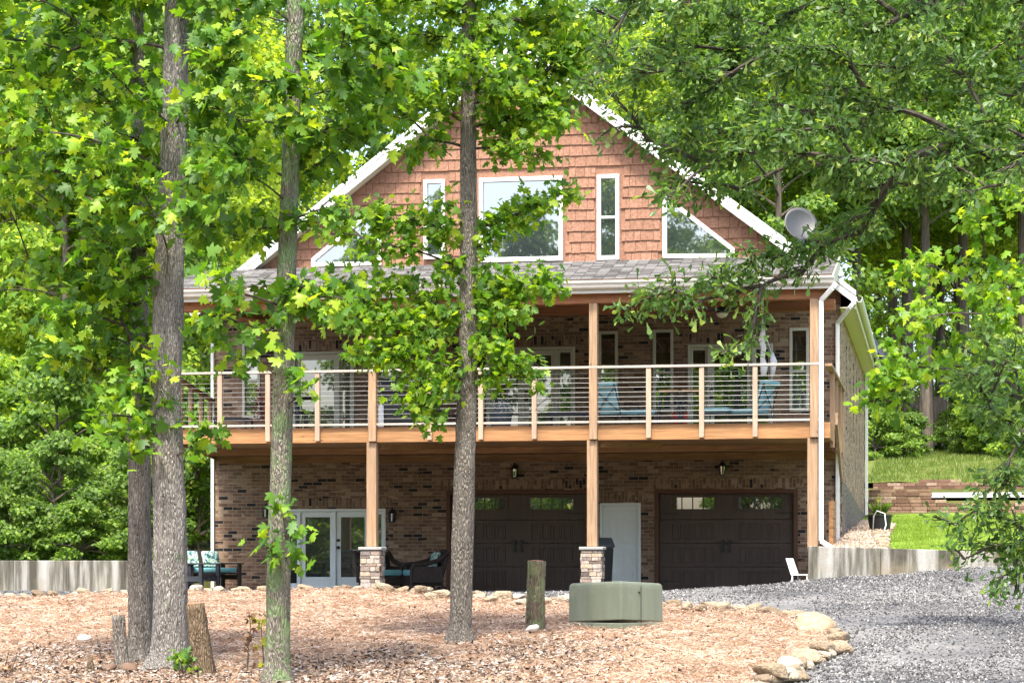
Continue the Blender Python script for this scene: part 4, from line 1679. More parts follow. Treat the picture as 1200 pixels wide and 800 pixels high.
def ottoman(label, loc, rz=0):
    r = empty('ottoman', loc, rz)
    f = MB()
    for sx in (-1, 1):
        for sy in (-1, 1):
            f.tube([(sx * .24, sy * .2, 0), (sx * .22, sy * .18, .28)], .013, 8)
    f.box(-.25, .25, -.21, .21, .27, .30)
    f.build('frame', M['black'], r)
    soft(MB().box(-.25, .25, -.21, .21, .30, .40).build('cushion', M['paleblue'], r))
    tag(r, label, 'ottoman', 'blue ottomans on the deck')


p = P(752, 0, -4.6)
ottoman('low blue cushioned ottoman in front of the crossed back chair', (p.x, -4.6, DZ), .2)
p = P(842, 0, -4.9)
ottoman('low blue cushioned ottoman left of the chair under the rope swing', (p.x, -4.9, DZ), -.2)


def bar_stool():
    r = empty('bar_stool', (0, 0, 0))
    soft(MB().box(-.19, .19, -.15, .15, .74, .79).build('seat', M['stoolwood'], r), .015)
    for sx in (-1, 1):
        for sy in (-1, 1):
            MB().tube([(sx * .23, sy * .19, 0), (sx * .15, sy * .11, .738)], .017, 8).build('leg', M['darkwood'], r)
    for z, k in ((.22, .21), (.5, .18)):
        g = MB()
        g.tube([(-k, -(k - .04), z), (k, -(k - .04), z), (k, (k - .04), z), (-k, (k - .04), z), (-k, -(k - .04), z)], .011, 6)
        g.build('stretcher', M['darkwood'], r)
    return r


bs = bar_stool()
for i, (pxs, lb) in enumerate(((784, 'wooden topped dark bar stool nearer the blue chair, left of the red bucket'), (811, 'wooden topped dark bar stool behind a rail post, right of the red bucket'))):
    o = bs if i == 0 else copy_tree(bs)
    p = P(pxs, 0, -4.4)
    o.location = (p.x, -4.4, DZ)
    tag(o, lb, 'bar stool', 'bar stools on the deck')
p = P(797, 0, -3.9)
bk = empty('bucket', (p.x, -3.9, DZ))
MB().lathe((0, 0, 0), [(.12, 0), (.16, .36), (.17, .37), (.155, .37), (.11, .03)], 16).build('pail', M['red'], bk)
MB().tube([(-.16, 0, .35), (-.15, 0, .46), (0, 0, .52), (.15, 0, .46), (.16, 0, .35)], .008, 6).build('handle', M['plastic_white'], bk)
bk.location.z = DZ
tag(bk, 'red bucket standing between the two bar stools', 'bucket')

# folded rope swing
p = P(893.5, 0, -5.2)
sw = empty('hanging_swing', (p.x, -5.2, 5.75))
MB().tube([(0, 0, 0), (.012, 0, -.35), (.0, 0, -.72)], .012, 6).build('rope', M['canvas'], sw)
m = MB()
m.tube([(0, 0, -.68), (.01, 0, -.8), (-.02, 0, -.95), (.02, .01, -1.1), (.0, 0, -1.3), (.03, 0, -1.45), (.02, 0, -1.62)], [.02, .045, .06, .05, .045, .075, .05], 10)
m.build('cloth', M['canvas'], sw, smooth_sh=True)
m = MB()
m.tube([(.17, .1, -.68 - .5), (.20, .1, -1.35), (.18, .1, -1.62)], [.03, .07, .04], 8)
m.tube([(0, 0, -.7), (.17, .1, -1.2)], .008, 5)
m.build('sling', M['canvas'], sw, smooth_sh=True)
tag(sw, 'white rope and cloth swing hanging folded from the porch ceiling', 'swing')

# small table and metal chair on the left part of the deck
p = P(349, 0, -4.6)
tb = empty('bistro_table', (p.x, -4.6, DZ))
MB().lathe((0, 0, 0), [(.36, .70), (.37, .71), (.37, .73), (.35, .74)], 24).build('table_top', M['darkwood'], tb)
MB().lathe((0, 0, 0), [(.22, 0), (.22, .03), (.04, .06), (.035, .70)], 16).build('pedestal', M['black'], tb)
tag(tb, 'small dark round table on the deck near the left door', 'table')


def metal_chair(label, loc, rz):
    r = empty('metal_chair', loc, rz)
    MB().box(-.2, .2, -.2, .2, .43, .455).build('seat', M['darkwood'], r, bev=.01)
    for sx in (-1, 1):
        MB().tube([(sx * .2, -.2, 0), (sx * .19, -.19, .44)], .012, 6).build('leg', M['darkwood'], r)
        MB().tube([(sx * .2, .24, 0), (sx * .19, .19, .44)], .012, 6).build('leg', M['darkwood'], r)
    b = MB()
    for sx in (-1, 1):
        b.tube([(sx * .19, .19, .45), (sx * .18, .27, .92)], .012, 6)
    b.tube([(-.18, .27, .92), (.18, .27, .92)], .012, 6)
    for k in range(4):
        x = -.11 + k * .073
        b.tube([(x, .2, .46), (x, .265, .92)], .007, 5)
    b.build('backrest', M['darkwood'], r)
    tag(r, label, 'chair')


p = P(357, 0, -4.3)
metal_chair('slim dark metal chair beside the small round table', (p.x, -4.3, DZ), R(70))
p = P(667, 0, -4.0)
bench = empty('low_bench', (p.x, -4.0, DZ))
MB().box(-.42, .42, -.2, .2, .33, .40).build('seat', M['darkwood'], bench, bev=.02)
for sx in (-1, 1):
    for sy in (-1, 1):
        MB().box(sx * .38 - .025, sx * .38 + .025, sy * .16 - .025, sy * .16 + .025, 0, .33).build('leg', M['darkwood'], bench)
tag(bench, 'low dark bench on the deck right of the middle double doors', 'bench')
p = P(274, 0, -4.4)
lt = empty('low_table', (p.x, -4.4, DZ))
MB().box(-.36, .36, -.25, .25, .30, .34).build('table_top', M['darkwood'], lt, bev=.01)
for sx in (-1, 1):
    for sy in (-1, 1):
        MB().box(sx * .32 - .02, sx * .32 + .02, sy * .21 - .02, sy * .21 + .02, 0, .30).build('leg', M['darkwood'], lt)
tag(lt, 'low dark table at the left end of the deck', 'table')
# dry reddish plant in a pot near the left rail
p = P(306, 0, -5.4)
pl = empty('potted_plant', (p.x, -5.4, DZ))
MB().lathe((0, 0, 0), [(.09, 0), (.12, .20), (.13, .21), (.11, .21)], 14).build('pot', M['darkrock'], pl)
n = 260
cen = rng.normal(size=(n, 3)) * [.07, .07, .2] + [0, 0, .52]
V, Fi = scatter([(-.5, 0, 0), (0, .2, .03), (.5, 0, 0), (0, -.2, .03)], [(0, 2, 1), (0, 3, 2)], cen, rand_dir(n), rand_dir(n), rng.uniform(.06, .1, n))
M['redleaf'] = island_mat('red_leaf', [(0, (.07, .02, .015)), (1, (.16, .05, .03))], .7, 0)
np_mesh('foliage', V, Fi, 3, M['redleaf'], pl)
MB().tube([(0, 0, .15), (0, 0, .6)], .01, 5).build('stem', M['branch'], pl)
tag(pl, 'dark red leafed plant in a pot by the left deck rail', 'plant')
# covered grill with a white side shelf
p = P(470, 0, -4.7)
gr = empty('grill', (p.x, -4.7, DZ))
MB().box(-.33, .33, -.25, .25, .18, .78).build('cabinet', M['black'], gr, bev=.02)
m = MB()
m.prism_yz([(-.27, .785), (-.27, .92), (-.16, 1.05), (.12, 1.08), (.27, .96), (.27, .785)], -.36, .36)
o = m.build('hood', M['darkwood'], gr, bev=.02)
fix_normals(o)
MB().box(-.62, -.36, -.22, .22, .78, .81).build('side_shelf', M['plastic_white'], gr, bev=.01)
MB().box(-.60, -.28, -.30, -.262, .10, .52).build('front_panel', M['plastic_white'], gr, bev=.01)
MB().tube([(-.28, -.31, .86), (.28, -.31, .86)], .016, 8).build('handle', M['cable'], gr)
for sx in (-1, 1):
    for sy in (-1, 1):
        MB().tube([(sx * .28 - .02, sy * .2, .06), (sx * .28 + .02, sy * .2, .06)], .06, 12).build('wheel', M['black'], gr)
        MB().box(sx * .28 - .012, sx * .28 + .012, sy * .2 - .012, sy * .2 + .012, .06, .18).build('leg', M['black'], gr)
tag(gr, 'black barbecue grill with white panels behind the leafy branch', 'grill')
# planter with white flowers
p = P(587, 0, -3.6)
pn = empty('flower_planter', (p.x, -3.6, DZ))
MB().lathe((0, 0, 0), [(.17, 0), (.23, .42), (.25, .43), (.25, .47), (.22, .47), (.20, .43)], 20).build('pot', M['binlid'], pn)
n = 320
cen = rng.normal(size=(n, 3)) * [.11, .11, .06] + [0, 0, .54]
V, Fi = scatter([(-.5, 0, 0), (0, .4, .1), (.5, 0, 0), (0, -.4, .1)], [(0, 2, 1), (0, 3, 2)], cen, rand_dir(n), rand_dir(n) * .7 + [0, 0, 1], rng.uniform(.03, .06, n))
np_mesh('flowers', V, Fi, 3, M['plastic_white'], pn)
tag(pn, 'dark planter of white flowers in front of the middle double doors', 'planter')

# ------------------------------------------------------------------ patio furniture below
def wicker_chair(label, loc, rz):
    r = empty('wicker_chair', loc, rz)
    b = MB()
    b.box(-.36, .36, -.36, .34, .10, .30)
    b.build('base', M['wicker'], r, bev=.03)
    bk_ = MB()
    for x0, x1, zt in ((-.40, -.2, .80), (-.2, .2, .86), (.2, .40, .80)):
        bk_.add([(x0, .24, .28), (x1, .24, .28), (x1, .34, .28), (x0, .34, .28), (x0, .40, zt), (x1, .40, zt), (x1, .48, zt), (x0, .48, zt)],
                [(0, 3, 2, 1), (4, 5, 6, 7), (0, 1, 5, 4), (1, 2, 6, 5), (2, 3, 7, 6), (3, 0, 4, 7)])
    bk_.build('backrest', M['wicker'], r, bev=.035)
    for s in (-1, 1):
        a = MB()
        a.tube([(s * .40, -.36, .0), (s * .40, -.36, .46), (s * .40, -.30, .54), (s * .40, -.05, .55), (s * .40, .22, .62), (s * .39, .42, .80)], [.035, .035, .045, .05, .05, .045], 10)
        a.box(s * .40 - .025, s * .40 + .025, -.33, .30, .16, .50)
        a.build('armrest', M['wicker'], r, bev=.01)
        MB().box(s * .36 - .03, s * .36 + .03, .28, .34, 0, .12).build('leg', M['wicker'], r)
    soft(MB().box(-.33, .33, -.36, .26, .30, .43).build('seat_cushion', M['teal'], r), .04)
    pc = MB()
    pc.add([(-.22, .12, .44), (.22, .12, .44), (.22, .23, .44), (-.22, .23, .44), (-.22, .24, .80), (.22, .24, .80), (.22, .35, .80), (-.22, .35, .80)],
           [(0, 3, 2, 1), (4, 5, 6, 7), (0, 1, 5, 4), (1, 2, 6, 5), (2, 3, 7, 6), (3, 0, 4, 7)])
    soft(pc.build('pillow', M['pattern'], r), .05)
    tag(r, label, 'chair', 'wicker chairs on the lower patio')


p = P(446, 0, -2.0)
wicker_chair('dark wicker chair with teal cushions partly hidden by the left stone pier', (p.x, -2.0, T(p.x, -2.0)), R(40))
p = P(496, 0, -2.2)
wicker_chair('dark wicker chair with teal seat and printed pillow beside the left garage door', (p.x, -2.2, T(p.x, -2.2)), R(-62))


def garden_seat(name, label, loc, rz, mat, cush, width, seat_h=.38, back=.86, pillow=None, adir=False):
    r = empty(name, loc, rz)
    w = width / 2
    st = MB()
    nsl = 6
    for k in range(nsl):
        y0 = -.34 + k * .105
        st.box(-w + .05, w - .05, y0, y0 + .085, seat_h - .03 - k * .012 * (3 if adir else 0), seat_h - k * .012 * (3 if adir else 0))
    st.build('seat', mat, r, bev=.006)
    bk2 = MB()
    ns = 7
    for k in range(ns):
        x0 = -w + .06 + k * (2 * w - .12) / ns
        x1 = x0 + (2 * w - .12) / ns - .012
        u = abs((x0 + x1) / 2) / w
        zt = back - .10 * u * u
        z0 = seat_h - .1
        bk2.add([(x0, .27, z0), (x1, .27, z0), (x1, .30, z0), (x0, .30, z0), (x0, .27 + (zt - z0) * .36, zt), (x1, .27 + (zt - z0) * .36, zt), (x1, .30 + (zt - z0) * .36, zt), (x0, .30 + (zt - z0) * .36, zt)],
                [(0, 3, 2, 1), (4, 5, 6, 7), (0, 1, 5, 4), (1, 2, 6, 5), (2, 3, 7, 6), (3, 0, 4, 7)])
    bk2.build('backrest', mat, r, bev=.006)
    for s in (-1, 1):
        MB().box(s * w - .035, s * w + .035, -.38, -.30, 0, .56).build('leg', mat, r, bev=.006)
        MB().box(s * w - .035, s * w + .035, .30, .38, 0, .56).build('leg', mat, r, bev=.006)
        MB().box(s * w - .06, s * w + .06, -.44, .40, .562, .59).build('armrest', mat, r, bev=.008)
        MB().box(s * w - .02, s * w + .02, -.30, .30, seat_h - .14, seat_h - .04).build('side_rail', mat, r)
    if cush:
        soft(MB().box(-w + .06, w - .06, -.35, .26, seat_h + .002, seat_h + .11).build('seat_cushion', M['teal'], r), .04)
    if pillow:
        for s in pillow:
            pc = MB()
            pc.add([(s - .2, .18, .5), (s + .2, .18, .5), (s + .2, .28, .5), (s - .2, .28, .5), (s - .2, .30, .84), (s + .2, .30, .84), (s + .2, .40, .84), (s - .2, .40, .84)],
                   [(0, 3, 2, 1), (4, 5, 6, 7), (0, 1, 5, 4), (1, 2, 6, 5), (2, 3, 7, 6), (3, 0, 4, 7)])
            soft(pc.build('pillow', M['pattern'], r), .05)
    tag(r, label, 'bench' if 'bench' in name else 'chair')
    return r


p = P(251, 0, -2.6)
garden_seat('garden_bench', 'dark wooden bench with teal cushion and printed pillows at the left house corner', (p.x - .15, -2.6, 0), R(48), M['wicker'], True, 1.15, pillow=(-.25, .25))
p = P(229, 0, -4.2)
garden_seat('slatted_chair', 'blue grey slatted garden chair with raked back right of the twin trunks', (p.x, -4.2, .0), R(75), M['darkwood'], False, .62, .36, .82, adir=True)
# wheeled bin behind the right stone pier
p = P(709, 0, -1.6)
bn = empty('waste_bin', (p.x, -1.6, T(p.x, -1.6)))
m = MB()
m.add([(-.22, -.24, .04), (.22, -.24, .04), (.22, .24, .04), (-.22, .24, .04), (-.28, -.30, .90), (.28, -.30, .90), (.28, .30, .90), (-.28, .30, .90)],
      [(0, 3, 2, 1), (4, 5, 6, 7), (0, 1, 5, 4), (1, 2, 6, 5), (2, 3, 7, 6), (3, 0, 4, 7)])
m.build('body', M['black'], bn, bev=.03)
m = MB()
m.add([(-.31, -.34, .902), (.31, -.34, .902), (.31, .33, .902), (-.31, .33, .902), (-.31, -.34, .96), (.31, -.34, .96), (.31, .33, .96), (-.31, .33, .96), (-.22, -.22, 1.10), (.22, -.22, 1.10), (.22, .25, 1.12), (-.22, .25, 1.12)],
      [(0, 3, 2, 1), (0, 1, 5, 4), (1, 2, 6, 5), (2, 3, 7, 6), (3, 0, 4, 7), (4, 5, 9, 8), (5, 6, 10, 9), (6, 7, 11, 10), (7, 4, 8, 11), (8, 9, 10, 11)])
m.build('lid', M['binlid'], bn, bev=.02)
for s in (-1, 1):
    MB().tube([(s * .20, .28, .09), (s * .26, .28, .09)], .09, 14).build('wheel', M['black'], bn)
bn.scale = (.66, .66, .98)
bn.location.x -= .03
tag(bn, 'black waste bin with grey domed lid behind the stone pier', 'bin')
# white plastic chair at the end of the right concrete wall
p = P(940, 0, -6.0)
wc = empty('plastic_chair', (p.x, -6.0, T(p.x, -6.0)), R(70))
MB().box(-.2, .2, -.24, .2, .24, .275).build('seat', M['plastic_white'], wc, bev=.01)
m = MB()
m.add([(-.2, .16, .25), (.2, .16, .25), (.2, .2, .25), (-.2, .2, .25), (-.19, .30, .75), (.19, .30, .75), (.19, .335, .75), (-.19, .335, .75)],
      [(0, 3, 2, 1), (4, 5, 6, 7), (0, 1, 5, 4), (1, 2, 6, 5), (2, 3, 7, 6), (3, 0, 4, 7)])
m.build('backrest', M['plastic_white'], wc, bev=.01)
for sx in (-1, 1):
    for sy in (-.2, .17):
        MB().tube([(sx * .18, sy, -.03), (sx * .17, sy, .24)], .022, 8).build('leg', M['plastic_white'], wc)
wc.scale = (.8, .8, .62)
tag(wc, 'small white plastic chair at the end of the right concrete wall', 'chair')

# ------------------------------------------------------------------ walls, fence
def conc_wall(name, pts, th, label):
    """pts: (x, y, zbottom, ztop) along the wall; joints every couple of metres"""
    r = empty(name, (pts[0][0], pts[0][1], 0))
    m = MB()
    for (xa, ya, ba, ta), (xb, yb, bb, tb_) in zip(pts[:-1], pts[1:]):
        L = math.hypot(xb - xa, yb - ya)
        k = max(1, round(L / 1.22))
        for q in range(k):
            u0, u1 = q / k, (q + 1) / k - .006 / L
            f = lambda a, b, u: a + (b - a) * u
            nx, ny = -(yb - ya) / L * th, (xb - xa) / L * th
            c = []
            for u in (u0, u1):
                x, y = f(xa, xb, u), f(ya, yb, u)
                c.append(((x, y, f(ba, bb, u)), (x + nx, y + ny, f(ba, bb, u)), (x, y, f(ta, tb_, u)), (x + nx, y + ny, f(ta, tb_, u))))
            (a0, a1, a2, a3), (b0, b1, b2, b3) = c
            m.add([a0, b0, b1, a1, a2, b2, b3, a3], [(0, 3, 2, 1), (4, 5, 6, 7), (0, 1, 5, 4), (1, 2, 6, 5), (2, 3, 7, 6), (3, 0, 4, 7)])
    m.build('panels', M['concrete'], r, (pts[0][0], pts[0][1], 0), bev=.012)
    tag(r, label, 'wall')


xe = P(213, 0, -4.5).x
conc_wall('concrete_wall', [(-40, -4.5, -.4, .64), (xe, -4.5, -.4, .64)], .22, 'stained grey concrete retaining wall left of the twin trunks')
xr0 = XW(947, -6.75)
conc_wall('concrete_wall', [(xr0, -6.75, -.3, .91), (xr0 + 2.6, -6.70, -.2, .83), (xr0 + 5.4, -6.6, -.2, .72), (14, -6.3, -.2, .70)], .24, 'stained concrete retaining wall holding the lawn on the right')

# block retaining walls beside the terrace drive
def block_wall(name, x0, x1, y, zb, tops, label, bh=.10, bl=.42):
    r = empty(name, (x0, y, zb))
    m = MB()
    rd = random.Random(name + label)
    z = zb
    k = 0
    while True:
        x = x0 - (k % 2) * bl / 2
        any_ = False
        while x < x1:
            l = bl * rd.uniform(.7, 1.15)
            xm = x + l / 2
            if z + bh <= tops(xm) + .02:
                any_ = True
                m.box(max(x, x0) - x0, min(x + l - .008, x1) - x0, rd.uniform(-.02, .02) + k * .012, .3, z - zb + .004, z + bh - .004 - zb)
            x += l
        if not any_:
            break
        z += bh
        k += 1
    m.build('blocks', M['block'], r, bev=.012)
    tag(r, label, 'wall', 'block retaining walls behind the lawn')


wy = 17.6
bx0, bx1 = HX1 + .1, 14.0
block_wall('block_wall', bx0, bx1, wy, 1.75, lambda x: 2.66 if x < P(1092, 0, wy).x else (2.42 if x < P(1113, 0, wy).x else 2.30), 'lower red brown block wall along the lawn edge')
wy2 = 22.55
block_wall('block_wall', bx0, 16.0, wy2, 2.3, lambda x: 2.98 if x < P(1027, 0, wy2).x else (3.08 if x < P(1071, 0, wy2).x else (3.18 if x < P(1130, 0, wy2).x else 3.06)), 'upper red brown block wall below the grass bank')
hp_ = MB()
# old board fence
f0 = P(985, 0, 46)
fen = empty('board_fence', (f0.x, 46, T(f0.x, 46)))
m = MB()
x = 0
k = 0
while x < 17:
    w = rnd.uniform(.13, .15)
    g = T(f0.x + x, 46) - T(f0.x, 46)
    m.box(x, x + w - .012, rnd.uniform(-.008, .008), .025, g - .05, g + 2.15 + rnd.uniform(-.05, .05))
    x += w
m.build('boards', M['fence'], fen)
for k in range(7):
    g = T(f0.x + k * 2.6, 46) - T(f0.x, 46)
    MB().box(k * 2.6, k * 2.6 + .1, .06, .16, g - .1, g + 2.1).build('post', M['fence'], fen)
for zz in (.4, 1.7):
    MB().bar((0, .045, zz), (17, .045, zz + T(f0.x + 17, 46) - T(f0.x, 46)), .035, .09).build('rail', M['fence'], fen)
tag(fen, 'weathered grey board fence among the trees on the right', 'fence')

# planting strip beside the house: pebbles, edge stones, black pot with plant, white hose
xs_ = list(np.arange(HX1 + .04, HX1 + 1.15, .12))
grid_sheet('pebble_bed', xs_, list(np.arange(WALL_Y + .3, 13, .3)), lambda x, y: T(x, y) + .035 + .02 * math.sin(x * 9 + y * 4), M['pebbles'], keep=lambda x, y: x < HX1 + 1.05 - .035 * (y + 6) )
n = 5000
X = rng.uniform(HX1 + .08, HX1 + 1.0, n)
Y = rng.uniform(WALL_Y + .3, 8, n)
pos = np.stack([X, Y, np.array([T(x, y) + .05 for x, y in zip(X, Y)])], 1)
V, Fi = scatter(OCT, OCTF, pos, rand_dir(n) * [1, 1, .3], rand_dir(n) * .5 + [0, 0, 1], rng.uniform(.04, .11, n), .07)
tag(np_mesh('bed_pebbles', V, Fi, 3, M['pebbles']), 'tan pebbles in the strip beside the house', 'pebbles', kind='stuff')
pb = ground_hit(1032, 619)[0]
pb.y = 3.5
pp = P(1031, 0, 3.5)
pot = empty('black_pot', (pp.x, 3.5, T(pp.x, 3.5) + .03))
MB().lathe((0, 0, 0), [(.22, 0), (.27, .34), (.29, .35), (.29, .38), (.25, .38), (.24, .33)], 20).build('pot', M['black'], pot)
n = 120
az = rng.uniform(0, 2 * np.pi, n)
tip = np.stack([np.cos(az) * .6, np.sin(az) * .6, np.ones(n)], 1)
V, Fi = scatter([(0, -.05, 0), (0, .05, 0), (.55, .05, .02), (.55, -.05, .02), (1, 0, -.15)], [(0, 1, 2), (0, 2, 3), (3, 2, 4)],
                np.stack([np.cos(az) * .08, np.sin(az) * .08, np.full(n, .34)], 1), tip, rand_dir(n), rng.uniform(.22, .42, n))
np_mesh('leaves', V, Fi, 3, M['blade'], pot)
n = 26
cen = rng.normal(size=(n, 3)) * [.05, .05, .03] + [-.02, 0, .72]
V, Fi = scatter([(-.5, 0, 0), (0, .4, .1), (.5, 0, 0), (0, -.4, .1)], [(0, 2, 1), (0, 3, 2)], cen, rand_dir(n), rand_dir(n), rng.uniform(.04, .07, n))
np_mesh('flowers', V, Fi, 3, M['yellowleaf'], pot)['kind'] = 'stuff'
tag(pot, 'black tub with a yellow flowering plant beside the house wall', 'planter')
hs = MB()
g = T(pp.x, 2.8)
hs.tube([(pp.x - .15, 3.1, g + .03), (pp.x - .12, 3.0, g + .40), (pp.x - .05, 2.95, g + .52), (pp.x + .12, 2.9, g + .46), (pp.x + .15, 2.9, g + .2), (pp.x + .1, 2.8, g + .05), (pp.x - .3, 1.5, g), (pp.x - .6, .5, g - .08), (pp.x - .1, -.5, g - .12)], .014, 8)
tag(hs.build('garden_hose', M['plastic_white'], smooth_sh=True), 'white garden hose looped over the black tub', 'hose')

# ------------------------------------------------------------------ stones
import bmesh


def stone_mesh(name, seed, sub=3, rough=.22, mat=None):
    bm = bmesh.new()
    bmesh.ops.create_icosphere(bm, subdivisions=sub, radius=1)
    r_ = random.Random(seed)
    ph = [(r_.uniform(-1, 1), r_.uniform(-1, 1), r_.uniform(-1, 1), r_.uniform(0, 6), r_.uniform(1.2, 3.4)) for _ in range(7)]
    cuts = [(Vector((r_.gauss(0, 1), r_.gauss(0, 1), r_.gauss(0, .8))).normalized(), r_.uniform(.5, .85)) for _ in range(9)]
    for v in bm.verts:
        c = v.co.normalized()
        k = 1 + sum(math.sin((c.x * a + c.y * b + c.z * c_) * f + p) for a, b, c_, p, f in ph) * rough / 4
        q = c * k
        for nx_, dd_ in cuts:
            t_ = q.dot(nx_)
            if t_ > dd_:
                q = q - nx_ * (t_ - dd_) * .9
        q.z = max(min(q.z, .72), -.62)
        v.co = q
    me = bpy.data.meshes.new(name)
    bm.to_mesh(me)
    bm.free()
    me.polygons.foreach_set('use_smooth', [True] * len(me.polygons))
    me.materials.append(mat or M['stone'])
    return me


M['stone'] = None
m_, nt, nd, lk, bs_ = newmat('border_stone_tan')
oi = N(nd, 'ShaderNodeObjectInfo')
r_1 = ramp(nd, [(0, (.14, .10, .062)), (.35, (.215, .165, .105)), (.7, (.29, .235, .16)), (1, (.36, .32, .25))])
lk.new(oi.outputs['Random'], r_1.inputs[0])
tc = N(nd, 'ShaderNodeTexCoord')
nz = N(nd, 'ShaderNodeTexNoise')
nz.inputs['Scale'].default_value = 3.0
nz.inputs['Detail'].default_value = 8
lk.new(tc.outputs['Object'], nz.inputs['Vector'])
rr_ = ramp(nd, [(.3, (.62, .56, .5)), (.55, (1, 1, 1)), (.75, (1.2, 1.2, 1.2))])
lk.new(nz.outputs['Fac'], rr_.inputs[0])
lk.new(mix(nd, lk, 1.0, r_1.outputs[0], rr_.outputs[0], 'MULTIPLY'), bs_.inputs['Base Color'])
bs_.inputs['Roughness'].default_value = .9
b_ = N(nd, 'ShaderNodeBump')
b_.inputs['Strength'].default_value = .5
b_.inputs['Distance'].default_value = .15
lk.new(nz.outputs['Fac'], b_.inputs['Height'])
lk.new(b_.outputs[0], bs_.inputs['Normal'])
M['stone'] = m_
stones = [stone_mesh('border_stone', 100 + k) for k in range(7)]
rs = random.Random(77)
seg_pts = []
for a, b in zip(EDGE[:-1], EDGE[1:]):
    seg_pts.append((a, b))
carry = 0.0
BIGPX = (955, 727)
bigp, bigd = ground_hit(952, 741)
for a, b in seg_pts:
    L = (b - a).length
    t = carry
    while t < L:
        q = a + (b - a) * (t / L)
        sz = rs.uniform(.08, .16) * (1.0 if q.y > -14 else .95)
        t += sz * rs.uniform(1.7, 2.4)
        if (Vector((q.x, q.y)) - Vector((bigp.x, bigp.y))).length < .5:
            continue
        o = bpy.data.objects.new('border_stone', rs.choice(stones))
        col.objects.link(o)
        x, y = q.x + rs.uniform(-.07, .07), q.y + rs.uniform(-.1, .1)
        o.location = (x, y, T(x, y) + sz * .55)
        o.rotation_euler = (rs.uniform(-.25, .25), rs.uniform(-.25, .25), rs.uniform(0, 6.28))
        o.scale = (sz * rs.uniform(.9, 1.35), sz * rs.uniform(.75, 1.0), sz * rs.uniform(.55, .8))
        tag(o, 'rounded tan border stone edging the pine straw bed', 'stone', 'border stones around the pine straw bed')
    carry = t - L
# a second loose row here and there
for a, b, s in ((545, 697, .13), (562, 699, .12), (575, 702, .11), (590, 700, .17), (612, 707, .13), (492, 693, .16), (520, 697, .14), (455, 691, .15), (505, 699, .12), (640, 704, .12), (700, 706, .14),
                (805, 711, .12), (822, 713, .1), (845, 713, .13), (985, 763, .15), (968, 768, .15), (945, 776, .16), (925, 783, .17), (905, 791, .18), (930, 795, .14), (915, 796, .13), (960, 760, .13)):
    q, dd = ground_hit(a, b + 3)
    o = bpy.data.objects.new('border_stone', rs.choice(stones))
    col.objects.link(o)
    o.location = (q.x, q.y, q.z + s * .4)
    o.rotation_euler = (rs.uniform(-.2, .2), rs.uniform(-.2, .2), rs.uniform(0, 6.28))
    o.scale = (s * 1.2, s * .9, s * .65)
    tag(o, 'rounded tan border stone edging the pine straw bed', 'stone', 'border stones around the pine straw bed')
yy_ = WALL_Y + .5
while yy_ < 9:
    o = bpy.data.objects.new('edging_stone', rs.choice(stones))
    col.objects.link(o)
    s = rs.uniform(.07, .12)
    o.location = (HX1 + 1.02 - .035 * (yy_ + 6) + rs.uniform(-.04, .04), yy_, T(HX1 + 1, yy_) + s * .5)
    o.rotation_euler = (rs.uniform(-.2, .2), rs.uniform(-.2, .2), rs.uniform(0, 6.28))
    o.scale = (s, s * 1.4, s * .7)
    tag(o, 'small pale stone edging the pebble strip beside the lawn', 'stone', 'edging stones beside the lawn')
    yy_ += s * rs.uniform(2.2, 3.4)
big = bpy.data.objects.new('flat_stone', stone_mesh('flat_stone', 5, 3, .35, M['big_stone']))
col.objects.link(big)
big.location = (bigp.x + .05, bigp.y + .25, bigp.z + .10)
big.scale = (.30, .34, .19)
big.rotation_euler = (R(6), R(10), R(-18))
tag(big, 'largest flat tan slab where the stone border turns towards the viewer', 'stone')
for nm, a, b, s, mt, lb in (('white_rock', 624, 742, .10, 'whiterock', 'white rock at the foot of the tall lichen covered stump'),
                            ('dark_rock', 126, 788, .09, 'darkrock', 'dark brown rock left of the short grey stump'),
                            ('dark_rock', 150, 790, .12, 'darkrock', 'flat brown rock in front of the short grey stump'),
                            ('pale_rock', 100, 752, .09, 'whiterock', 'pale half buried rock in the straw on the left')):
    q, dd = ground_hit(a, b)
    o = bpy.data.objects.new(nm, stone_mesh(nm, hash(lb) % 1000 if False else len(lb), 2, .4, M[mt]))
    col.objects.link(o)
    o.location = (q.x, q.y, q.z + s * .5)
    o.scale = (s * 1.3, s, s * .75)
    o.rotation_euler = (.2, .1, 1.1 * len(lb))
    tag(o, lb, 'rock')

# ------------------------------------------------------------------ transformer box
q, dd = ground_hit(728, 739)
tr = empty('transformer_box', (q.x, q.y, q.z - .02), 0)
# corner towards the viewer; left face runs back to the left, right face back to the right
hgt = 57 * dd / F_PX
cL, cR = 61 * dd / F_PX, 51 * dd / F_PX                 # apparent half widths left and right of the near corner
aL, aR = R(24), R(32)
uL = -RGT * math.cos(aL) + FWD * math.sin(aL)
uR = RGT * math.cos(aR) + FWD * math.sin(aR)
LL_, LR_ = cL / math.cos(aL) * 1.0, cR / math.cos(aR) * 1.0
def tbox(mb, z0, z1, grow, r):
    """a footprint of near corner, right corner, far corner, left corner"""
    A = Vector((0, 0, 0)); B = uR * LR_; D = uL * LL_; C = B + D
    cc = (A + C) / 2
    pts = [cc + (p_ - cc) * (1 + grow) for p_ in (A, B, C, D)]
    vs = [(p_.x, p_.y, z0) for p_ in pts] + [(p_.x, p_.y, z1) for p_ in pts]
    mb.add(vs, [(3, 2, 1, 0), (4, 5, 6, 7), (0, 1, 5, 4), (1, 2, 6, 5), (2, 3, 7, 6), (3, 0, 4, 7)])
m = MB()
tbox(m, -.06, hgt * .19, -.008, 0)
m.build('base', M['green_box'], tr, bev=.01)
A_ = Vector((0, 0, 0)); B_ = uR * LR_; D_ = uL * LL_; C_ = B_ + D_
cc_ = (A_ + C_) / 2
m = MB()
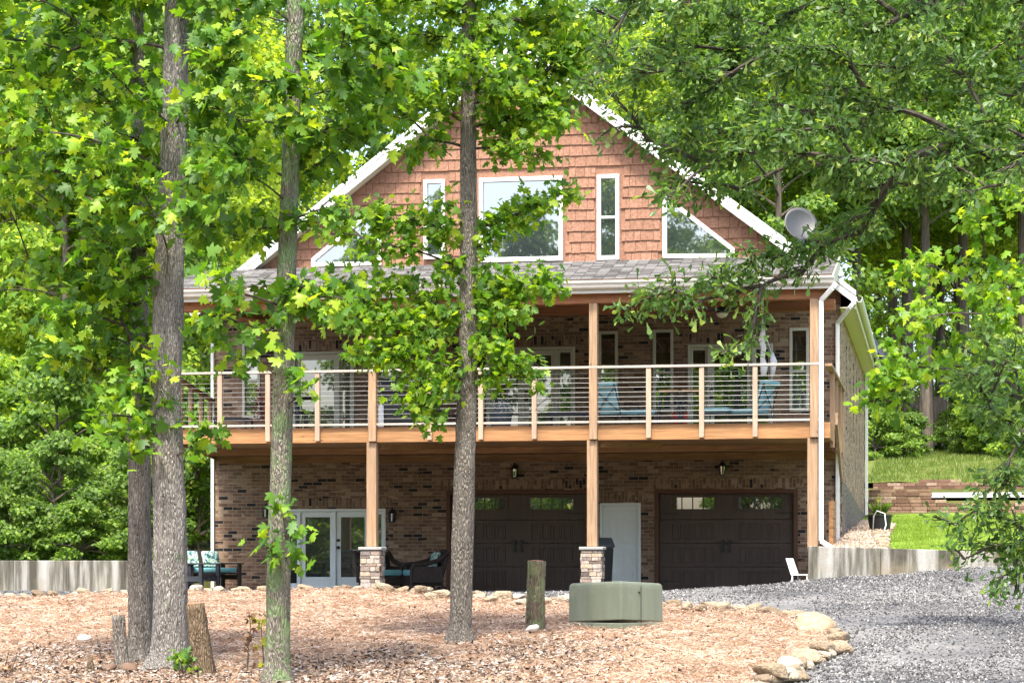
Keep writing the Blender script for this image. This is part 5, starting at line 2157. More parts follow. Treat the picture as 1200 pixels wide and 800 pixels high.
vs = []
lift_ = (.035, 0, 0, 0)
for zz, g in ((.205, 1), (.88, 1), (.945, .99), (.985, .965), (1.0, .92)):
    for p_, l_ in zip((A_, B_, C_, D_), lift_):
        q_ = cc_ + (p_ - cc_) * g
        vs.append((q_.x, q_.y, hgt * zz + l_))
fs = [(3, 2, 1, 0), (16, 17, 18, 19)]
for k in range(4):
    for i in range(4):
        j = (i + 1) % 4
        fs.append((k * 4 + i, k * 4 + j, k * 4 + 4 + j, k * 4 + 4 + i))
m.add(vs, fs)
o = m.build('cabinet', M['green_box'], tr, bev=.012, seg=2)
# hood: seam on the right face, lip under the cabinet, lock
m = MB()
nR = Vector((uR.y, -uR.x, 0))
nL = Vector((-uL.y, uL.x, 0))
s0 = uR * LR_ * .47 + nR * .002
m.bar(s0 + Vector((0, 0, hgt * .19)), s0 + Vector((0, 0, hgt * .94)), .008, .006, up=(uR.x, uR.y, 0))
m.build('seam', M['black'], tr)
s1 = uR * LR_ * .42 + nR * .0
m = MB().tube([s1 + Vector((0, 0, hgt * .82)), s1 + nR * .02 + Vector((0, 0, hgt * .82))], .012, 8)
m.build('bolt', M['black'], tr)
m = MB()
for k in range(0):
    s = uL * LL_ * (.1 + k * .095) + nL * .0015
    m.bar(s + Vector((0, 0, hgt * .22)), s + Vector((0, 0, hgt * .86)), .012, .008, up=(uL.x, uL.y, 0))
pass
tag(tr, 'low olive green metal transformer box standing corner on in the pine straw', 'utility box')

# ------------------------------------------------------------------ trees in front
MAPLE = [(0, 0), (-.06, .22), (-.02, .44), (.16, .30), (.24, .44), (.46, .62), (.44, .40), (.45, .20), (.62, .30), (.76, .28), (.80, .12), (1.02, 0)]
MAPLE = [(u, v) for u, v in MAPLE] + [(u, -v) for u, v in MAPLE[-2:0:-1]]
MT = [(.28, 0, 0)] + [(u, v, -.10 * abs(v) * 2 - .14 * u * u) for u, v in MAPLE]
MF = [(0, i, i % (len(MT) - 1) + 1) for i in range(1, len(MT))]
OAK = [(0, 0), (.25, .045), (.5, .085), (.72, .16), (.88, .185), (.97, .12), (1.0, 0)]
OAK = OAK + [(u, -v) for u, v in OAK[-2:0:-1]]
OT = [(.6, 0, .0)] + [(u, v, .12 * abs(v) * 2 - .10 * u * u) for u, v in OAK]
OF = [(0, i, i % (len(OT) - 1) + 1) for i in range(1, len(OT))]


def bez(a, b, c, n):
    return [a * (1 - t) ** 2 + b * 2 * t * (1 - t) + c * t * t for t in [k / n for k in range(n + 1)]]


def trunk_pts(spec, d, base=None):
    pts, rad = [], []
    for px, py, w in spec:
        pts.append(PD(px, py, d))
        rad.append(w / 2 * d / F_PX)
    return pts, rad


def resample(pts, rad, step):
    P2, R2 = [], []
    for i in range(len(pts) - 1):
        L = (pts[i + 1] - pts[i]).length
        k = max(1, int(L / step))
        for q in range(k):
            t = q / k
            P2.append(pts[i].lerp(pts[i + 1], t))
            R2.append(rad[i] + (rad[i + 1] - rad[i]) * t)
    P2.append(pts[-1])
    R2.append(rad[-1])
    return P2, R2


def trunk_mesh(mb, pts, rad, seed, n=28, wob=.05, flare_=True):
    P2, R2 = resample(pts, rad, .06)
    r_ = np.random.default_rng(seed)
    # ridged bark: noise strongly correlated along the trunk
    base = r_.normal(size=n)
    rr2 = []
    cur = base.copy()
    for i in range(len(P2)):
        cur = cur * .93 + r_.normal(size=n) * .37
        rr2.append(list(np.clip(cur, -2.2, 2.2)))
    z0_ = P2[0].z
    for i, p_ in enumerate(P2):
        f_ = max(0.0, 1 - (p_.z - z0_) / .55)
        if f_ > 0 and flare_:
            R2[i] *= 1 + .32 * f_ * f_
            rr2[i] = [rr2[i][k] + 3.2 * f_ * f_ * math.sin(5 * 2 * math.pi * k / n + seed) for k in range(n)]
    # old branch scars
    rk = random.Random(seed)
    for _ in range(9 if flare_ else 0):
        ci, ck = rk.randrange(len(P2)), rk.randrange(n)
        for i in range(max(0, ci - 3), min(len(P2), ci + 4)):
            for k in range(-3, 4):
                g_ = math.exp(-((i - ci) / 1.6) ** 2 - (k / 1.5) ** 2)
                rr2[i][(ck + k) % n] += 3.5 * g_
    sm = [Vector(p_) + Vector((math.sin(i * .05 + seed) * .012, math.cos(i * .043 + seed) * .012, 0)) for i, p_ in enumerate(P2)]
    mb.tube(sm, R2, n, True, wob, rr2)


def on_trunk(pts, z):
    for a, b in zip(pts[:-1], pts[1:]):
        if a.z <= z <= b.z:
            return a.lerp(b, (z - a.z) / (b.z - a.z))
    return pts[-1].copy() if z > pts[-1].z else pts[0].copy()


def fore_tree(name, label, spec, base_px, clumps, bark, leafm, seed, kind='maple', leaf=(.09, .17), flare=1.35, dens=2.7, upz=.3, d=None, per=7):
    if d is None:
        bp, d = ground_hit(*base_px)
    else:
        bp = PD(base_px[0], base_px[1], d)
        bp.z = T(bp.x, bp.y)
    pts, rad = trunk_pts(spec, d)
    pts[0].z = bp.z - .15
    rad[0] *= flare
    r = empty(name, (bp.x, bp.y, bp.z))
    off = (bp.x, bp.y, bp.z)
    mb = MB()
    trunk_mesh(mb, pts, rad, seed, wob=.045)
    mb.build('trunk', bark, r, off, smooth_sh=True)
    lr = np.random.default_rng(seed)
    br = MB()
    pos, tip, nrm, siz = [], [], [], []
    # every clump grows from the nearest branch built so far, so limbs divide instead of fanning out of the trunk
    tp_, _ = resample(pts, rad, .25)
    nodes = [(q, 0.0, -1) for q in tp_ if q.z > pts[2].z]
    cl = []
    for (cx, cy, rx, ry, nl, dof) in clumps:
        c = PD(cx, cy, d + dof)
        cl.append((math.hypot(c.x - pts[1].x, c.y - pts[1].y), c, rx, ry, nl))
    cl.sort(key=lambda t: t[0])
    segs = []
    for hd, c, rx, ry, nl in cl:
        best, bi = 1e9, 0
        for i, (q, pl_, sg) in enumerate(nodes):
            dv = c - q
            cost = dv.length + .45 * pl_ + (max(0, q.z - c.z + .1 * dv.length) * 1.3 if kind == 'maple' else max(0, q.z - c.z - .5) * .6)
            if pl_ == 0 and dv.length > .15:
                cost += abs((c.z - q.z) - upz * math.hypot(dv.x, dv.y)) * .35
            if cost < best:
                best, bi = cost, i
        a, pl_, sg = nodes[bi]
        L = (c - a).length
        mid = (a + c) / 2 + Vector((lr.uniform(-.1, .1) * L, lr.uniform(-.1, .1) * L, (.10 + lr.uniform(-.05, .05)) * L))
        path = bez(a, mid, c, 8)
        si = len(segs)
        segs.append([path, sg, 1.0])
        k = sg
        while k >= 0:
            segs[k][2] += 1
            k = segs[k][1]
        for q_, i_ in zip(path[2:], range(2, 9)):
            nodes.append((q_, pl_ + L * i_ / 8 + .01, si))
        sc_ = d / F_PX
        rx_, ry_ = rx * sc_, ry * sc_
        rd = max(.25, min(rx_, 1.1))
        ntw = max(2, int(nl * dens) // per)
        for _ in range(ntw):
            u = lr.normal(size=3)
            u /= np.linalg.norm(u)
            rr3 = lr.random() ** .45
            e = Vector((0, 0, 0)) + c + RGT * float(u[0] * rr3 * rx_) + FWD * float(u[1] * rr3 * rd) + Vector((0, 0, float(u[2] * rr3 * ry_)))
            k0 = path[int(lr.integers(4, 9))]
            dl = e - k0
            md = (k0 + e) / 2 + Vector((0, 0, .08 * dl.length))
            br.tube(bez(k0, md, e, 3), [.006, .005, .004, .002], 4, False)
            dv = (e - md)
            dv = dv.normalized() if dv.length > 1e-4 else Vector((1, 0, 0))
            for j in range(per):
                t = 1 - .75 * (j / per) * lr.uniform(.7, 1.1)
                b0 = k0.lerp(e, max(.05, t))
                jit = lr.normal(size=3) * (.10 if kind == 'maple' else .05)
                oz = lr.normal(size=3)
                if kind == 'maple':
                    tq = np.array(dv) * .6 + oz * .6 + np.array([0, 0, -.55])
                    nn_ = np.array([0, 0, .8]) + lr.normal(size=3) * .6 - np.array(FWD) * .3
                else:
                    tq = np.array(dv) * .8 + oz * .75 + np.array([0, 0, -.25])
                    nn_ = lr.normal(size=3) * .8 + np.array([0, 0, .6]) - np.array(FWD) * .3
                pos.append(np.array(b0) + jit - np.array(off))
                tip.append(tq)
                nrm.append(nn_)
                siz.append(lr.uniform(*leaf))
    for path, sg, w in segs:
        r0 = min(.008 * math.sqrt(w) + .004, .06)
        br.tube(path, [max(.004, r0 * (1 - .55 * k / 8)) for k in range(9)], 6, False)
    br.build('branches', M['branch'], r, off)
    if kind == 'maple':
        V, Fi = scatter(MT, MF, np.array(pos), np.array(tip), np.array(nrm), np.array(siz), .014)
    else:
        V, Fi = scatter(OT, OF, np.array(pos), np.array(tip), np.array(nrm), np.array(siz), .015)
    np_mesh('crown', V, Fi, 3, leafm, r)
    tag(r, label, 'tree')
    return r, bp, d, pts


def fill(x0, x1, y0, y1, step, n, dsp, seed, drop=0.0, hole=None):
    """clumps covering a region of the crown"""
    q = random.Random(seed)
    out = []
    y = y0
    while y < y1:
        x = x0
        while x < x1:
            if q.random() >= drop:
                cx, cy = x + q.uniform(-.35, .35) * step, y + q.uniform(-.35, .35) * step
                if not (hole and hole(cx, cy)):
                    out.append((cx, cy, step * q.uniform(.55, .85), step * q.uniform(.28, .45), int(n * q.uniform(.7, 1.3)), q.uniform(-dsp, dsp)))
            x += step
        y += step * .8
    return out


A_CL = (fill(10, 195, -120, 240, 52, 44, .9, 1, .22) + fill(70, 185, 240, 440, 48, 38, .8, 2, .2) + fill(0, 70, 240, 380, 55, 24, .9, 3, .4) + fill(125, 185, 430, 530, 36, 22, .5, 4, .1)
        + fill(225, 300, -100, 260, 50, 32, .8, 5, .3) + [(238, 508, 26, 12, 22, -.4), (222, 525, 14, 9, 10, -.3), (245, 260, 22, 22, 20, .2), (190, 470, 14, 10, 8, -.3)])
fore_tree('maple_tree', 'thickest grey trunked maple, front one of the twin trunks on the left',
          [(197, 792, 50), (198, 765, 43), (199, 720, 39), (200, 600, 37), (196, 450, 35), (199, 300, 33), (203, 150, 30), (206, 0, 28), (208, -120, 24), (212, -300, 12)],
          (197, 786), A_CL, M['bark_a'], M['maple'], 21, dens=1.6)
B_CL = fill(20, 150, 20, 360, 60, 30, .8, 6, .45) + fill(100, 220, -100, 120, 60, 30, .7, 7, .2) + fill(60, 150, 330, 430, 46, 24, .6, 71, .2) + fill(135, 188, 60, 420, 40, 26, .5, 72, .1)
fore_tree('maple_tree', 'slimmer brown maple trunk standing just behind the thickest trunk on the left',
          [(167, 780, 36), (167, 755, 31), (166, 700, 29), (165, 560, 26), (163, 430, 25), (160, 330, 22), (158, 200, 18), (160, 50, 15), (165, -100, 12), (168, -220, 6)],
          (167, 777), B_CL, M['bark_b'], M['maple_y'], 22, dens=1.25)
C_CL = (fill(240, 330, 20, 330, 46, 34, .8, 8, .22) + fill(350, 455, -90, 165, 48, 40, .8, 9, .15) + fill(350, 395, 165, 265, 40, 26, .6, 10, .2) + fill(268, 325, 330, 430, 34, 20, .5, 11, .1)
        + fill(350, 430, 330, 400, 44, 28, .6, 12, .1) + fill(240, 340, -120, 20, 50, 30, .8, 13, .1)
        + [(346, 628, 10, 14, 10, -.2), (338, 600, 6, 6, 4, -.2), (312, 640, 7, 9, 6, -.2), (350, 655, 6, 5, 3, -.2), (345, 440, 9, 6, 5, -.2), (352, 465, 7, 5, 4, -.2)])
fore_tree('maple_tree', 'slim maple with green lichen down its trunk, right of the twin trunks',
          [(325, 806, 33), (326, 780, 29), (327, 740, 27), (328, 600, 25), (331, 450, 24), (335, 300, 22), (341, 150, 20), (347, 0, 18), (352, -150, 13), (356, -320, 6)],
          (326, 801), C_CL, M['bark_c'], M['maple'], 23, dens=1.9)
D_CL = (fill(410, 545, -100, 110, 48, 42, .9, 14, .05) + fill(560, 690, -100, 90, 50, 42, .9, 15, .05) + fill(430, 540, 95, 150, 40, 26, .6, 16, .15) + fill(570, 665, 85, 165, 40, 34, .7, 17, .05)
        + fill(590, 650, 150, 195, 34, 20, .5, 18, .15) + [(505, 165, 28, 14, 22, .2), (480, 180, 22, 12, 12, .2), (590, 175, 20, 14, 14, .1), (690, 40, 30, 25, 24, .3), (720, 60, 18, 14, 10, .3), (612, 55, 34, 24, 40, .1), (650, 80, 34, 22, 36, .2), (600, 95, 30, 20, 30, .1), (640, 118, 30, 18, 30, .2), (690, 95, 24, 18, 24, .2), (535, 100, 24, 16, 20, .1)]
        + [(400, 258, 26, 14, 26, .1), (440, 252, 30, 18, 40, .2), (480, 256, 30, 20, 44, .1), (515, 268, 20, 16, 24, 0), (430, 285, 30, 10, 24, 0), (470, 290, 22, 8, 18, 0), (388, 275, 12, 8, 8, 0), (520, 240, 14, 10, 12, 0), (530, 310, 20, 20, 26, 0)]
        + [(580, 262, 18, 18, 26, 0), (605, 252, 24, 14, 28, .1), (632, 240, 20, 12, 22, .1), (655, 228, 14, 9, 14, .1), (668, 222, 9, 7, 7, .1), (568, 285, 14, 12, 12, 0)]
        + [(420, 345, 34, 20, 44, .2), (460, 335, 30, 16, 30, .3), (500, 350, 32, 24, 46, .2), (440, 375, 38, 16, 44, 0), (400, 370, 26, 16, 26, 0), (485, 385, 34, 18, 46, 0), (525, 370, 22, 22, 28, 0)]
        + [(420, 415, 22, 9, 20, -.2), (450, 410, 30, 14, 36, -.2), (490, 420, 30, 18, 40, -.2), (525, 430, 18, 16, 20, -.2), (505, 455, 30, 16, 34, -.3), (480, 465, 24, 12, 18, -.3), (505, 482, 16, 10, 14, -.3), (500, 495, 7, 8, 5, -.3)]
        + [(575, 325, 22, 20, 34, -.1), (605, 335, 24, 18, 34, -.1), (635, 330, 20, 12, 22, -.1), (650, 325, 12, 9, 10, -.1), (580, 360, 22, 20, 34, -.1), (605, 365, 18, 14, 18, -.1), (575, 395, 20, 18, 26, -.2),
           (590, 420, 22, 18, 30, -.2), (615, 428, 18, 12, 20, -.2), (575, 440, 14, 14, 14, -.2), (625, 445, 12, 9, 8, -.2)])
fore_tree('maple_tree', 'straight slim maple in front of the left garage door, branches reaching across the deck',
          [(540, 757, 30), (540, 735, 26), (541, 690, 25), (543, 560, 24), (547, 420, 22), (549, 300, 20), (550, 150, 18), (551, 0, 17), (553, -140, 13), (556, -300, 6)],
          (540, 753), D_CL, M['bark_d'], M['maple_y'], 24, upz=.18, leaf=(.065, .135), dens=4.3)
# yellow green maple whose trunk stands out of the picture on the right
E_CL = (fill(1060, 1210, 230, 420, 46, 36, 1.0, 31, .35) + [(1035, 440, 22, 12, 26, 0), (1060, 430, 26, 16, 34, 0), (1020, 455, 14, 8, 12, 0), (1045, 470, 16, 8, 12, 0), (1012, 472, 10, 7, 7, 0), (1110, 405, 30, 16, 26, .2), (1050, 405, 20, 14, 18, .2), (1165, 430, 30, 20, 26, .3), (1195, 460, 24, 22, 26, .3)])
fore_tree('maple_tree', 'yellow green maple reaching in from the right edge above the grass bank',
          [(1290, 760, 44), (1290, 730, 38), (1292, 600, 34), (1290, 450, 30), (1296, 300, 26), (1300, 100, 20), (1305, -100, 10)],
          (1290, 740), E_CL, M['bark_b'], M['maple_y'], 25, d=30.0, upz=.2, leaf=(.10, .165), dens=2.0)
# oak with narrow leaves overhanging from the right
F_CL = (fill(800, 1215, -60, 190, 44, 110, .9, 41, .04) + fill(700, 800, -40, 120, 40, 80, .7, 42, .06) + fill(790, 900, 190, 240, 38, 50, .6, 43, .35)
        + fill(995, 1215, 180, 245, 44, 80, .8, 44, .15)
        + [(1010, 270, 40, 22, 110, 0), (965, 290, 34, 12, 80, 0), (920, 304, 32, 12, 80, 0), (935, 290, 26, 9, 50, 0), (898, 300, 24, 10, 50, 0), (955, 282, 18, 10, 36, 0), (875, 310, 34, 20, 90, -.1), (835, 325, 34, 20, 100, -.1), (790, 340, 32, 20, 100, -.1), (755, 352, 26, 16, 70, -.1), (730, 362, 14, 10, 26, -.1),
           (800, 365, 24, 14, 40, -.1), (850, 345, 26, 14, 50, -.1), (893, 335, 26, 18, 50, -.1), (885, 370, 14, 22, 44, -.2), (878, 400, 16, 14, 34, -.2), (865, 418, 18, 9, 26, -.2), (845, 410, 8, 6, 10, -.2), (940, 320, 30, 14, 50, 0),
           (735, 130, 30, 26, 60, .2), (760, 165, 30, 24, 60, .2), (712, 110, 22, 18, 36, .2), (790, 215, 28, 22, 60, .2), (775, 235, 18, 16, 30, .2), (825, 225, 26, 20, 50, .1), (700, 60, 20, 24, 40, .2)]
        + [(720, 150, 10, 14, 16, .1), (700, 165, 8, 8, 8, .1)]
        + fill(1150, 1215, 400, 560, 38, 90, .6, 45, .1) + [(1170, 570, 32, 20, 90, 0), (1140, 598, 32, 15, 76, 0), (1180, 610, 28, 24, 100, 0), (1195, 640, 20, 26, 90, 0), (1120, 615, 22, 12, 40, 0), (1160, 640, 30, 16, 70, 0), (1190, 655, 20, 18, 60, 0),
           (1115, 640, 16, 8, 22, 0), (1175, 675, 16, 12, 36, 0), (1165, 695, 8, 9, 16, 0), (1092, 605, 14, 6, 14, 0), (1190, 690, 12, 12, 26, 0), (1130, 655, 14, 7, 16, 0)])
fore_tree('oak_tree', 'narrow leaved oak overhanging from the right edge in front of the roof',
          [(1345, 860, 80), (1345, 800, 66), (1346, 600, 60), (1340, 400, 56), (1345, 200, 50), (1350, 0, 42), (1350, -150, 32), (1350, -300, 16)],
          (1345, 820), F_CL, M['bark_b'], M['oak'], 26, kind='oak', leaf=(.06, .12), d=18.0, upz=.12, per=9, dens=1.45)

# ------------------------------------------------------------------ stumps and small plants
def stump(name, label, spec, base_px, mat, seed, cut=True):
    bp, d = ground_hit(*base_px)
    pts, rad = trunk_pts(spec, d)
    pts[0].z = bp.z - .1
    r = empty(name, tuple(bp))
    mb = MB()
    trunk_mesh(mb, pts, rad, seed, 24, .07, False)
    mb.build('bark', mat, r, tuple(bp), smooth_sh=True)
    if cut:
        t = pts[-1]
        c_ = MB()
        c_.lathe((t.x, t.y, t.z), [(rad[-1] * .93, -.01), (rad[-1] * .9, .006), (rad[-1] * .3, .012)], 18)
        c_.build('cut_face', M['cutwood'], r, tuple(bp))
    tag(r, label, 'stump')


stump('tall_stump', 'tall lichen covered stump left of the green box', [(627, 740, 24), (627, 725, 21), (627, 690, 20), (628, 657, 20)], (627, 736), M['stump'], 51)
stump('short_stump', 'short narrow grey stump left of the twin trunks', [(143, 786, 21), (141, 765, 16), (139, 740, 15), (138, 720, 15)], (142, 782), M['bark_b'], 52)
stump('brown_stump', 'leaning brown stump against the right side of the thickest trunk', [(237, 790, 34), (235, 765, 27), (232, 735, 23), (229, 707, 21)], (236, 787), M['stump_brown'], 53)
stump('broken_stump', 'tiny broken brown stump left of the short grey stump', [(107, 790, 11), (107, 780, 9), (106, 769, 5)], (107, 787), M['stump_brown'], 54, False)


def little_plant(name, label, cat, stems, leaves, mat_l, base_px, size, seed, tmpl=(MT, MF)):
    bp, d = ground_hit(*base_px)
    r = empty(name, tuple(bp))
    lr = np.random.default_rng(seed)
    mb = MB()
    for st in stems:
        pts = [PD(a, b, d + c_) for a, b, c_ in st]
        mb.tube(pts, [.008 * (1 - .6 * i / len(pts)) for i in range(len(pts))], 5, False)
    mb.build('stems', M['branch'], r, tuple(bp))
    pos = []
    for a, b, rx, ry, n_ in leaves:
        for _ in range(n_):
            p_ = PD(a + lr.normal() * rx, b + lr.normal() * ry, d + lr.normal() * .08)
            pos.append(np.array(p_) - np.array(bp))
    if pos:
        n_ = len(pos)
        V, Fi = scatter(tmpl[0], tmpl[1], np.array(pos), rand_dir(n_) + [0, 0, -.5], rand_dir(n_) * .8 + [0, 0, .6], lr.uniform(*size, n_), .02)
        np_mesh('leaves', V, Fi, 3, mat_l, r)
    tag(r, label, cat)


little_plant('dead_sapling', 'withered brown sapling standing in the straw left of the lichen patched trunk', 'sapling',
             [[(290, 792, 0), (291, 760, 0), (294, 735, 0), (292, 718, 0)], [(292, 750, 0), (298, 740, .05)]], [(293, 722, 4, 4, 9), (292, 745, 3, 8, 10), (300, 765, 3, 5, 4), (289, 758, 2, 4, 5)], M['deadleaf'], (290, 788), (.04, .09), 61)
little_plant('yellow_sapling', 'pale yellow leafed seedling beside the withered sapling', 'sapling',
             [[(310, 790, 0), (308, 760, 0), (306, 732, 0)]], [(302, 730, 6, 5, 10), (312, 728, 4, 4, 6), (306, 752, 5, 4, 7), (310, 778, 4, 3, 4)], M['yellowleaf'], (310, 787), (.05, .09), 62)
little_plant('ground_vine', 'green leafy vine at the foot of the thickest trunk', 'plant',
             [[(214, 788, -.2), (212, 775, -.25), (207, 768, -.3)], [(215, 788, -.2), (222, 778, -.25), (230, 785, -.3)]], [(207, 768, 6, 4, 16), (217, 775, 8, 5, 22), (226, 784, 6, 4, 12), (228, 792, 5, 3, 8)], M['maple'], (214, 790), (.05, .10), 63)
little_plant('dry_twigs', 'cluster of dry brown twigs at the left edge of the bed', 'plant',
             [[(8, 795, 0), (6, 780, 0), (10, 765, 0)], [(10, 795, 0), (16, 778, .1), (20, 768, .1)], [(6, 795, 0), (-2, 782, 0), (0, 768, 0)], [(9, 795, 0), (12, 785, 0), (24, 778, 0)]], [(8, 782, 6, 5, 24)], M['deadleaf'], (8, 793), (.03, .06), 64)

# ------------------------------------------------------------------ woods behind
DIA = [(0, 0, 0), (.45, .34, -.04), (1, 0, -.12), (.45, -.34, -.04)]
DIAF = [(0, 2, 1), (0, 3, 2)]
LOBE = [(.3, 0, 0), (0, 0, 0), (.15, .38, -.06), (.45, .2, -.02), (.72, .36, -.08), (1, 0, -.12), (.72, -.36, -.08), (.45, -.2, -.02), (.15, -.38, -.06)]
LOBEF = [(0, i, i % 8 + 1) for i in range(1, 9)]


def bg_proto(name, H, tr_, hb, RAD, nclump, nleaf, lsize, mat, seed, droop=.15, narrow=1.0, bark=None):
    r_ = np.random.default_rng(seed)
    r = empty(name, (0, 0, 0))
    mb = MB()
    npt = 9
    pts = [Vector((math.sin(k * .9 + seed) * .10 * k / 4, math.cos(k * .7 + seed) * .10 * k / 4, H * .96 * k / (npt - 1) - .2)) for k in range(npt)]
    rad = [tr_ * (1.25 if k == 0 else 1) * (1 - .9 * k / (npt - 1)) + .015 for k in range(npt)]
    mb.tube(pts, rad, 10)
    pos, tip, nrm = [], [], []
    for k in range(nclump):
        f = (k + r_.random()) / nclump
        z = hb + (H - hb) * f
        prof = (math.sin(math.pi * min(1, .12 + .88 * f) ** .75) ** .7) * narrow
        az = k * 2.399 + r_.normal() * .3
        rr4 = RAD * prof * (.35 + .65 * r_.random() ** .6)
        c = Vector((math.cos(az) * rr4, math.sin(az) * rr4, z + .12 * rr4))
        a = on_trunk(pts, max(.5, z - .35 * rr4))
        c += Vector((a.x, a.y, 0))
        if rr4 > .5:
            mb.tube(bez(a, (a + c) / 2 + Vector((0, 0, .15 * rr4)), c, 4), [.03 + .012 * rr4, .03, .022, .014, .008], 5, False)
        cr = RAD * r_.uniform(.24, .42)
        n_ = int(nleaf * r_.uniform(.6, 1.4))
        q = r_.normal(size=(n_, 3))
        q /= np.linalg.norm(q, axis=1, keepdims=True)
        rad_ = r_.random((n_, 1)) ** .5
        p_ = np.array(c) + q * rad_ * np.array([cr, cr, cr * .42])
        p_[:, 2] -= droop * np.linalg.norm((p_ - np.array(c))[:, :2], axis=1)
        pos.append(p_)
        outw = (p_ - np.array([a.x, a.y, 0])) * [1, 1, 0]
        tip.append(norm(outw) * .6 + r_.normal(size=(n_, 3)) * .5 + [0, 0, -.45])
        nrm.append(r_.normal(size=(n_, 3)) * .6 + [0, 0, .9])
    pos, tip, nrm = np.concatenate(pos), np.concatenate(tip), np.concatenate(nrm)
    mb.build('trunk', bark or M['bark_far'], r)
    V, Fi = scatter(DIA, DIAF, pos, tip, nrm, r_.uniform(lsize * .75, lsize * 1.3, len(pos)))
    np_mesh('crown', V, Fi, 3, mat, r)
    return r


prot = {
    'g1': bg_proto('broadleaf_tree', 17, .17, 1.2, 3.2, 64, 330, .20, M['bgleaf'], 201),
    'g2': bg_proto('broadleaf_tree', 20, .20, 2.5, 3.8, 74, 340, .21, M['bgleaf_y'], 202),
    'g3': bg_proto('broadleaf_tree', 14, .13, .8, 2.7, 56, 300, .19, M['bgleaf_d'], 203),
    'tall': bg_proto('tall_tree', 24, .26, 9.5, 4.2, 56, 400, .22, M['bgleaf'], 204),
    'tally': bg_proto('tall_tree', 22, .20, 8.0, 3.8, 52, 400, .22, M['bgleaf_y'], 205),
    'us': bg_proto('understory_tree', 5.5, .05, .3, 1.9, 34, 240, .17, M['bgleaf'], 206),
    'us2': bg_proto('understory_tree', 4.2, .04, .2, 1.7, 28, 240, .16, M['bgleaf_d'], 207),
    'sh': bg_proto('shrub', 2.0, .03, .1, 1.1, 22, 200, .13, M['bgleaf_d'], 208),
}
used = set()


def plant(kind, px, Y, label, cat, group, sc=1.0, rz=None):
    src = prot[kind]
    o = src if kind not in used else copy_tree(src)
    used.add(kind)
    p_ = P(px, 0, Y)
    o.location = (p_.x, Y, T(p_.x, Y) - .05)
    o.rotation_euler = (0, 0, rng.uniform(0, 6.28) if rz is None else rz)
    s = sc * rng.uniform(.9, 1.1)
    o.scale = (s, s, s * rng.uniform(.93, 1.07))
    tag(o, label, cat, group)


G1 = 'leafy trees in the woods left of the house'
L1 = 'leafy green tree in the woods left of the house'
for px, Y, k in ((-40, 14, 'g2'), (20, 18, 'g2'), (75, 13, 'g1'), (125, 20, 'g2'), (170, 15, 'g3'), (215, 23, 'g2'), (245, 29, 'g1'), (-10, 26, 'g2'), (50, 30, 'g2'), (105, 27, 'g2'), (155, 33, 'g1'), (200, 36, 'g2'),
                 (-60, 38, 'g2'), (10, 44, 'g1'), (70, 46, 'g2'), (130, 48, 'g1'), (190, 50, 'g2'), (240, 44, 'g1'), (-100, 24, 'g1'), (285, 34, 'g2'), (265, 52, 'g1')):
    plant(k, px, Y, {'g1': 'mid green broad tree in the woods left of the house', 'g2': 'light yellow green broad tree in the woods left of the house', 'g3': 'dark green smaller tree in the woods left of the house'}[k], 'tree', G1)
G2 = 'young trees along the edge of the left woods'
for px, Y, k in ((-20, 4, 'us'), (30, 6, 'us2'), (70, 3.5, 'us'), (110, 6, 'us'), (140, 8, 'us2'), (185, 9, 'us'), (225, 12, 'us2'), (245, 16, 'us'), (232, 9, 'us2'), (50, 9, 'us'), (5, 9, 'us2')):
    plant(k, px, Y, 'low bushy young tree at the edge of the left woods behind the concrete wall', 'tree', G2, .9)
G6 = 'shrubs behind the left concrete wall'
for i in range(15):
    plant('us2' if i % 3 == 1 else 'sh', -38 + i * 15, rng.uniform(-2.4, 1.8), 'leafy shrub right behind the left concrete wall', 'shrub', G6, .62 if i % 3 == 1 else .8)
G3 = 'tall trees behind the house'
for px, Y, k in ((330, 40, 'g2'), (385, 46, 'tall'), (440, 36, 'g3'), (530, 50, 'tall'), (590, 46, 'tally'), (650, 54, 'tall'), (700, 44, 'g2'), (745, 52, 'tall'), (790, 42, 'g2'), (835, 40, 'g1'), (875, 48, 'tally'),
                 (910, 36, 'g1'), (945, 44, 'g2'), (975, 52, 'tall'), (560, 70, 'tall'), (690, 72, 'tally'), (820, 66, 'tall'), (930, 64, 'tall')):
    plant(k, px, Y, {'g1': 'mid green broad tree behind the roof of the house', 'g3': 'dark green smaller tree behind the left roof slope', 'g2': 'light yellow green broad tree behind the roof of the house', 'tall': 'tall mid green tree rising behind the roof of the house', 'tally': 'tall yellow green tree rising behind the roof of the house'}[k], 'tree', G3, 1.0)
G4 = 'tall trees beyond the lawn on the right'
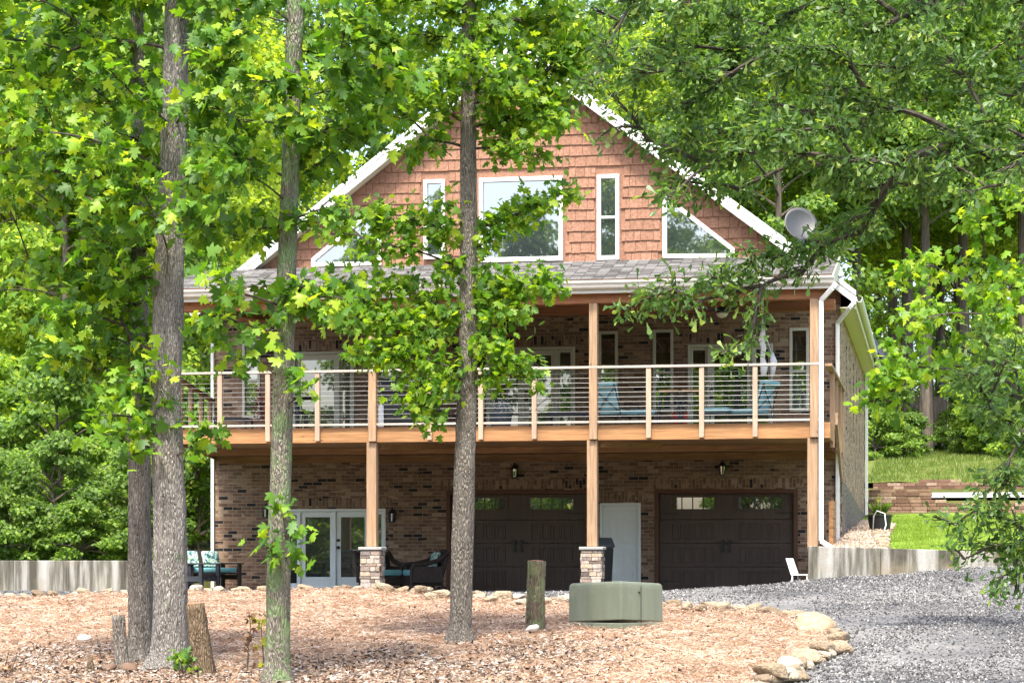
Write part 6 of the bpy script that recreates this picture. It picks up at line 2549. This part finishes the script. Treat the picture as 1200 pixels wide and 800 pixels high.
for px, Y, k in ((1003, 40, 'tall'), (1028, 50, 'tally'), (1062, 42, 'tall'), (1085, 39, 'tall'), (1102, 54, 'tally'), (1130, 43, 'tall'), (1165, 48, 'tally'), (1200, 42, 'tall'), (1235, 50, 'tall'), (1045, 62, 'tall'), (1090, 66, 'tally'), (1145, 64, 'tall'),
                 (1190, 66, 'tally'), (1015, 70, 'tall'), (1240, 64, 'g2'), (1118, 76, 'g2'), (1060, 78, 'g1')):
    plant(k, px, Y, {'g1': 'mid green broad tree far beyond the board fence', 'g2': 'light green broad tree far beyond the board fence', 'tall': 'tall bare trunked mid green tree beyond the lawn on the right', 'tally': 'tall bare trunked yellow green tree beyond the lawn on the right'}[k], 'tree', G4, 1.0)
G5 = 'shrubs below the trees on the right'
for px, Y, k in ((1012, 36, 'us2'), (1028, 34, 'sh'), (1040, 36, 'sh'), (1056, 38, 'sh'), (1072, 41, 'sh'), (1018, 39, 'us2'), (1120, 42, 'sh'), (1150, 40, 'us2'), (1165, 37, 'us'), (1190, 36, 'us'), (1050, 34.5, 'sh'), (1215, 34, 'us'),
                 (1032, 40, 'sh'), (1130, 38, 'sh'), (1064, 36, 'sh')):
    plant(k, px, Y, {'sh': 'low rounded green shrub on the right grass bank', 'us': 'largest leafy bush on the right grass bank', 'us2': 'taller loose green shrub on the right grass bank'}[k], 'shrub', G5, .85)
# trees on the shore behind the viewer: what the windows mirror
for i, (x, y, k, s) in enumerate(((-46, -80, 'g1', 1.0), (-39, -76, 'g2', .9), (-33, -82, 'g3', 1.1), (-27, -78, 'g1', 1.0), (-22, -75, 'g3', 1.15), (-18.5, -80, 'g1', 1.05), (-10, -76, 'g3', 1.1), (-7, -82, 'g1', .9), (-15.6, -84, 'tall', .82), (-11.5, -88, 'tall', .74), (-2, -77, 'g3', 1.0), (4, -80, 'g1', 1.0), (-52, -84, 'g2', 1.0), (-30, -95, 'us', 1.5), (10, -84, 'g3', 1.1))):
    o = copy_tree(prot[k])
    o.location = (x, y, T(x, y))
    o.scale = (s * 1.15, s * 1.15, s * 1.32)
    o.rotation_euler = (0, 0, i * 1.7)
    tag(o, 'green tree behind the viewer, mirrored in the windows', 'tree', 'trees mirrored in the windows')
for i in range(16):
    x, y = -54 + i * 4.0 + rng.uniform(-1, 1), -70 + rng.uniform(-3, 3)
    if -17.5 < x < -12:
        continue
    o = copy_tree(prot['us'])
    o.location = (x, y, T(x, y) - .1)
    s_ = rng.uniform(1.0, 1.35)
    o.scale = (s_ * 1.2, s_ * 1.2, s_)
    o.rotation_euler = (0, 0, i * 2.1)
    tag(o, 'bushy young tree behind the viewer, mirrored in the door glass', 'tree', 'young trees mirrored in the door glass')
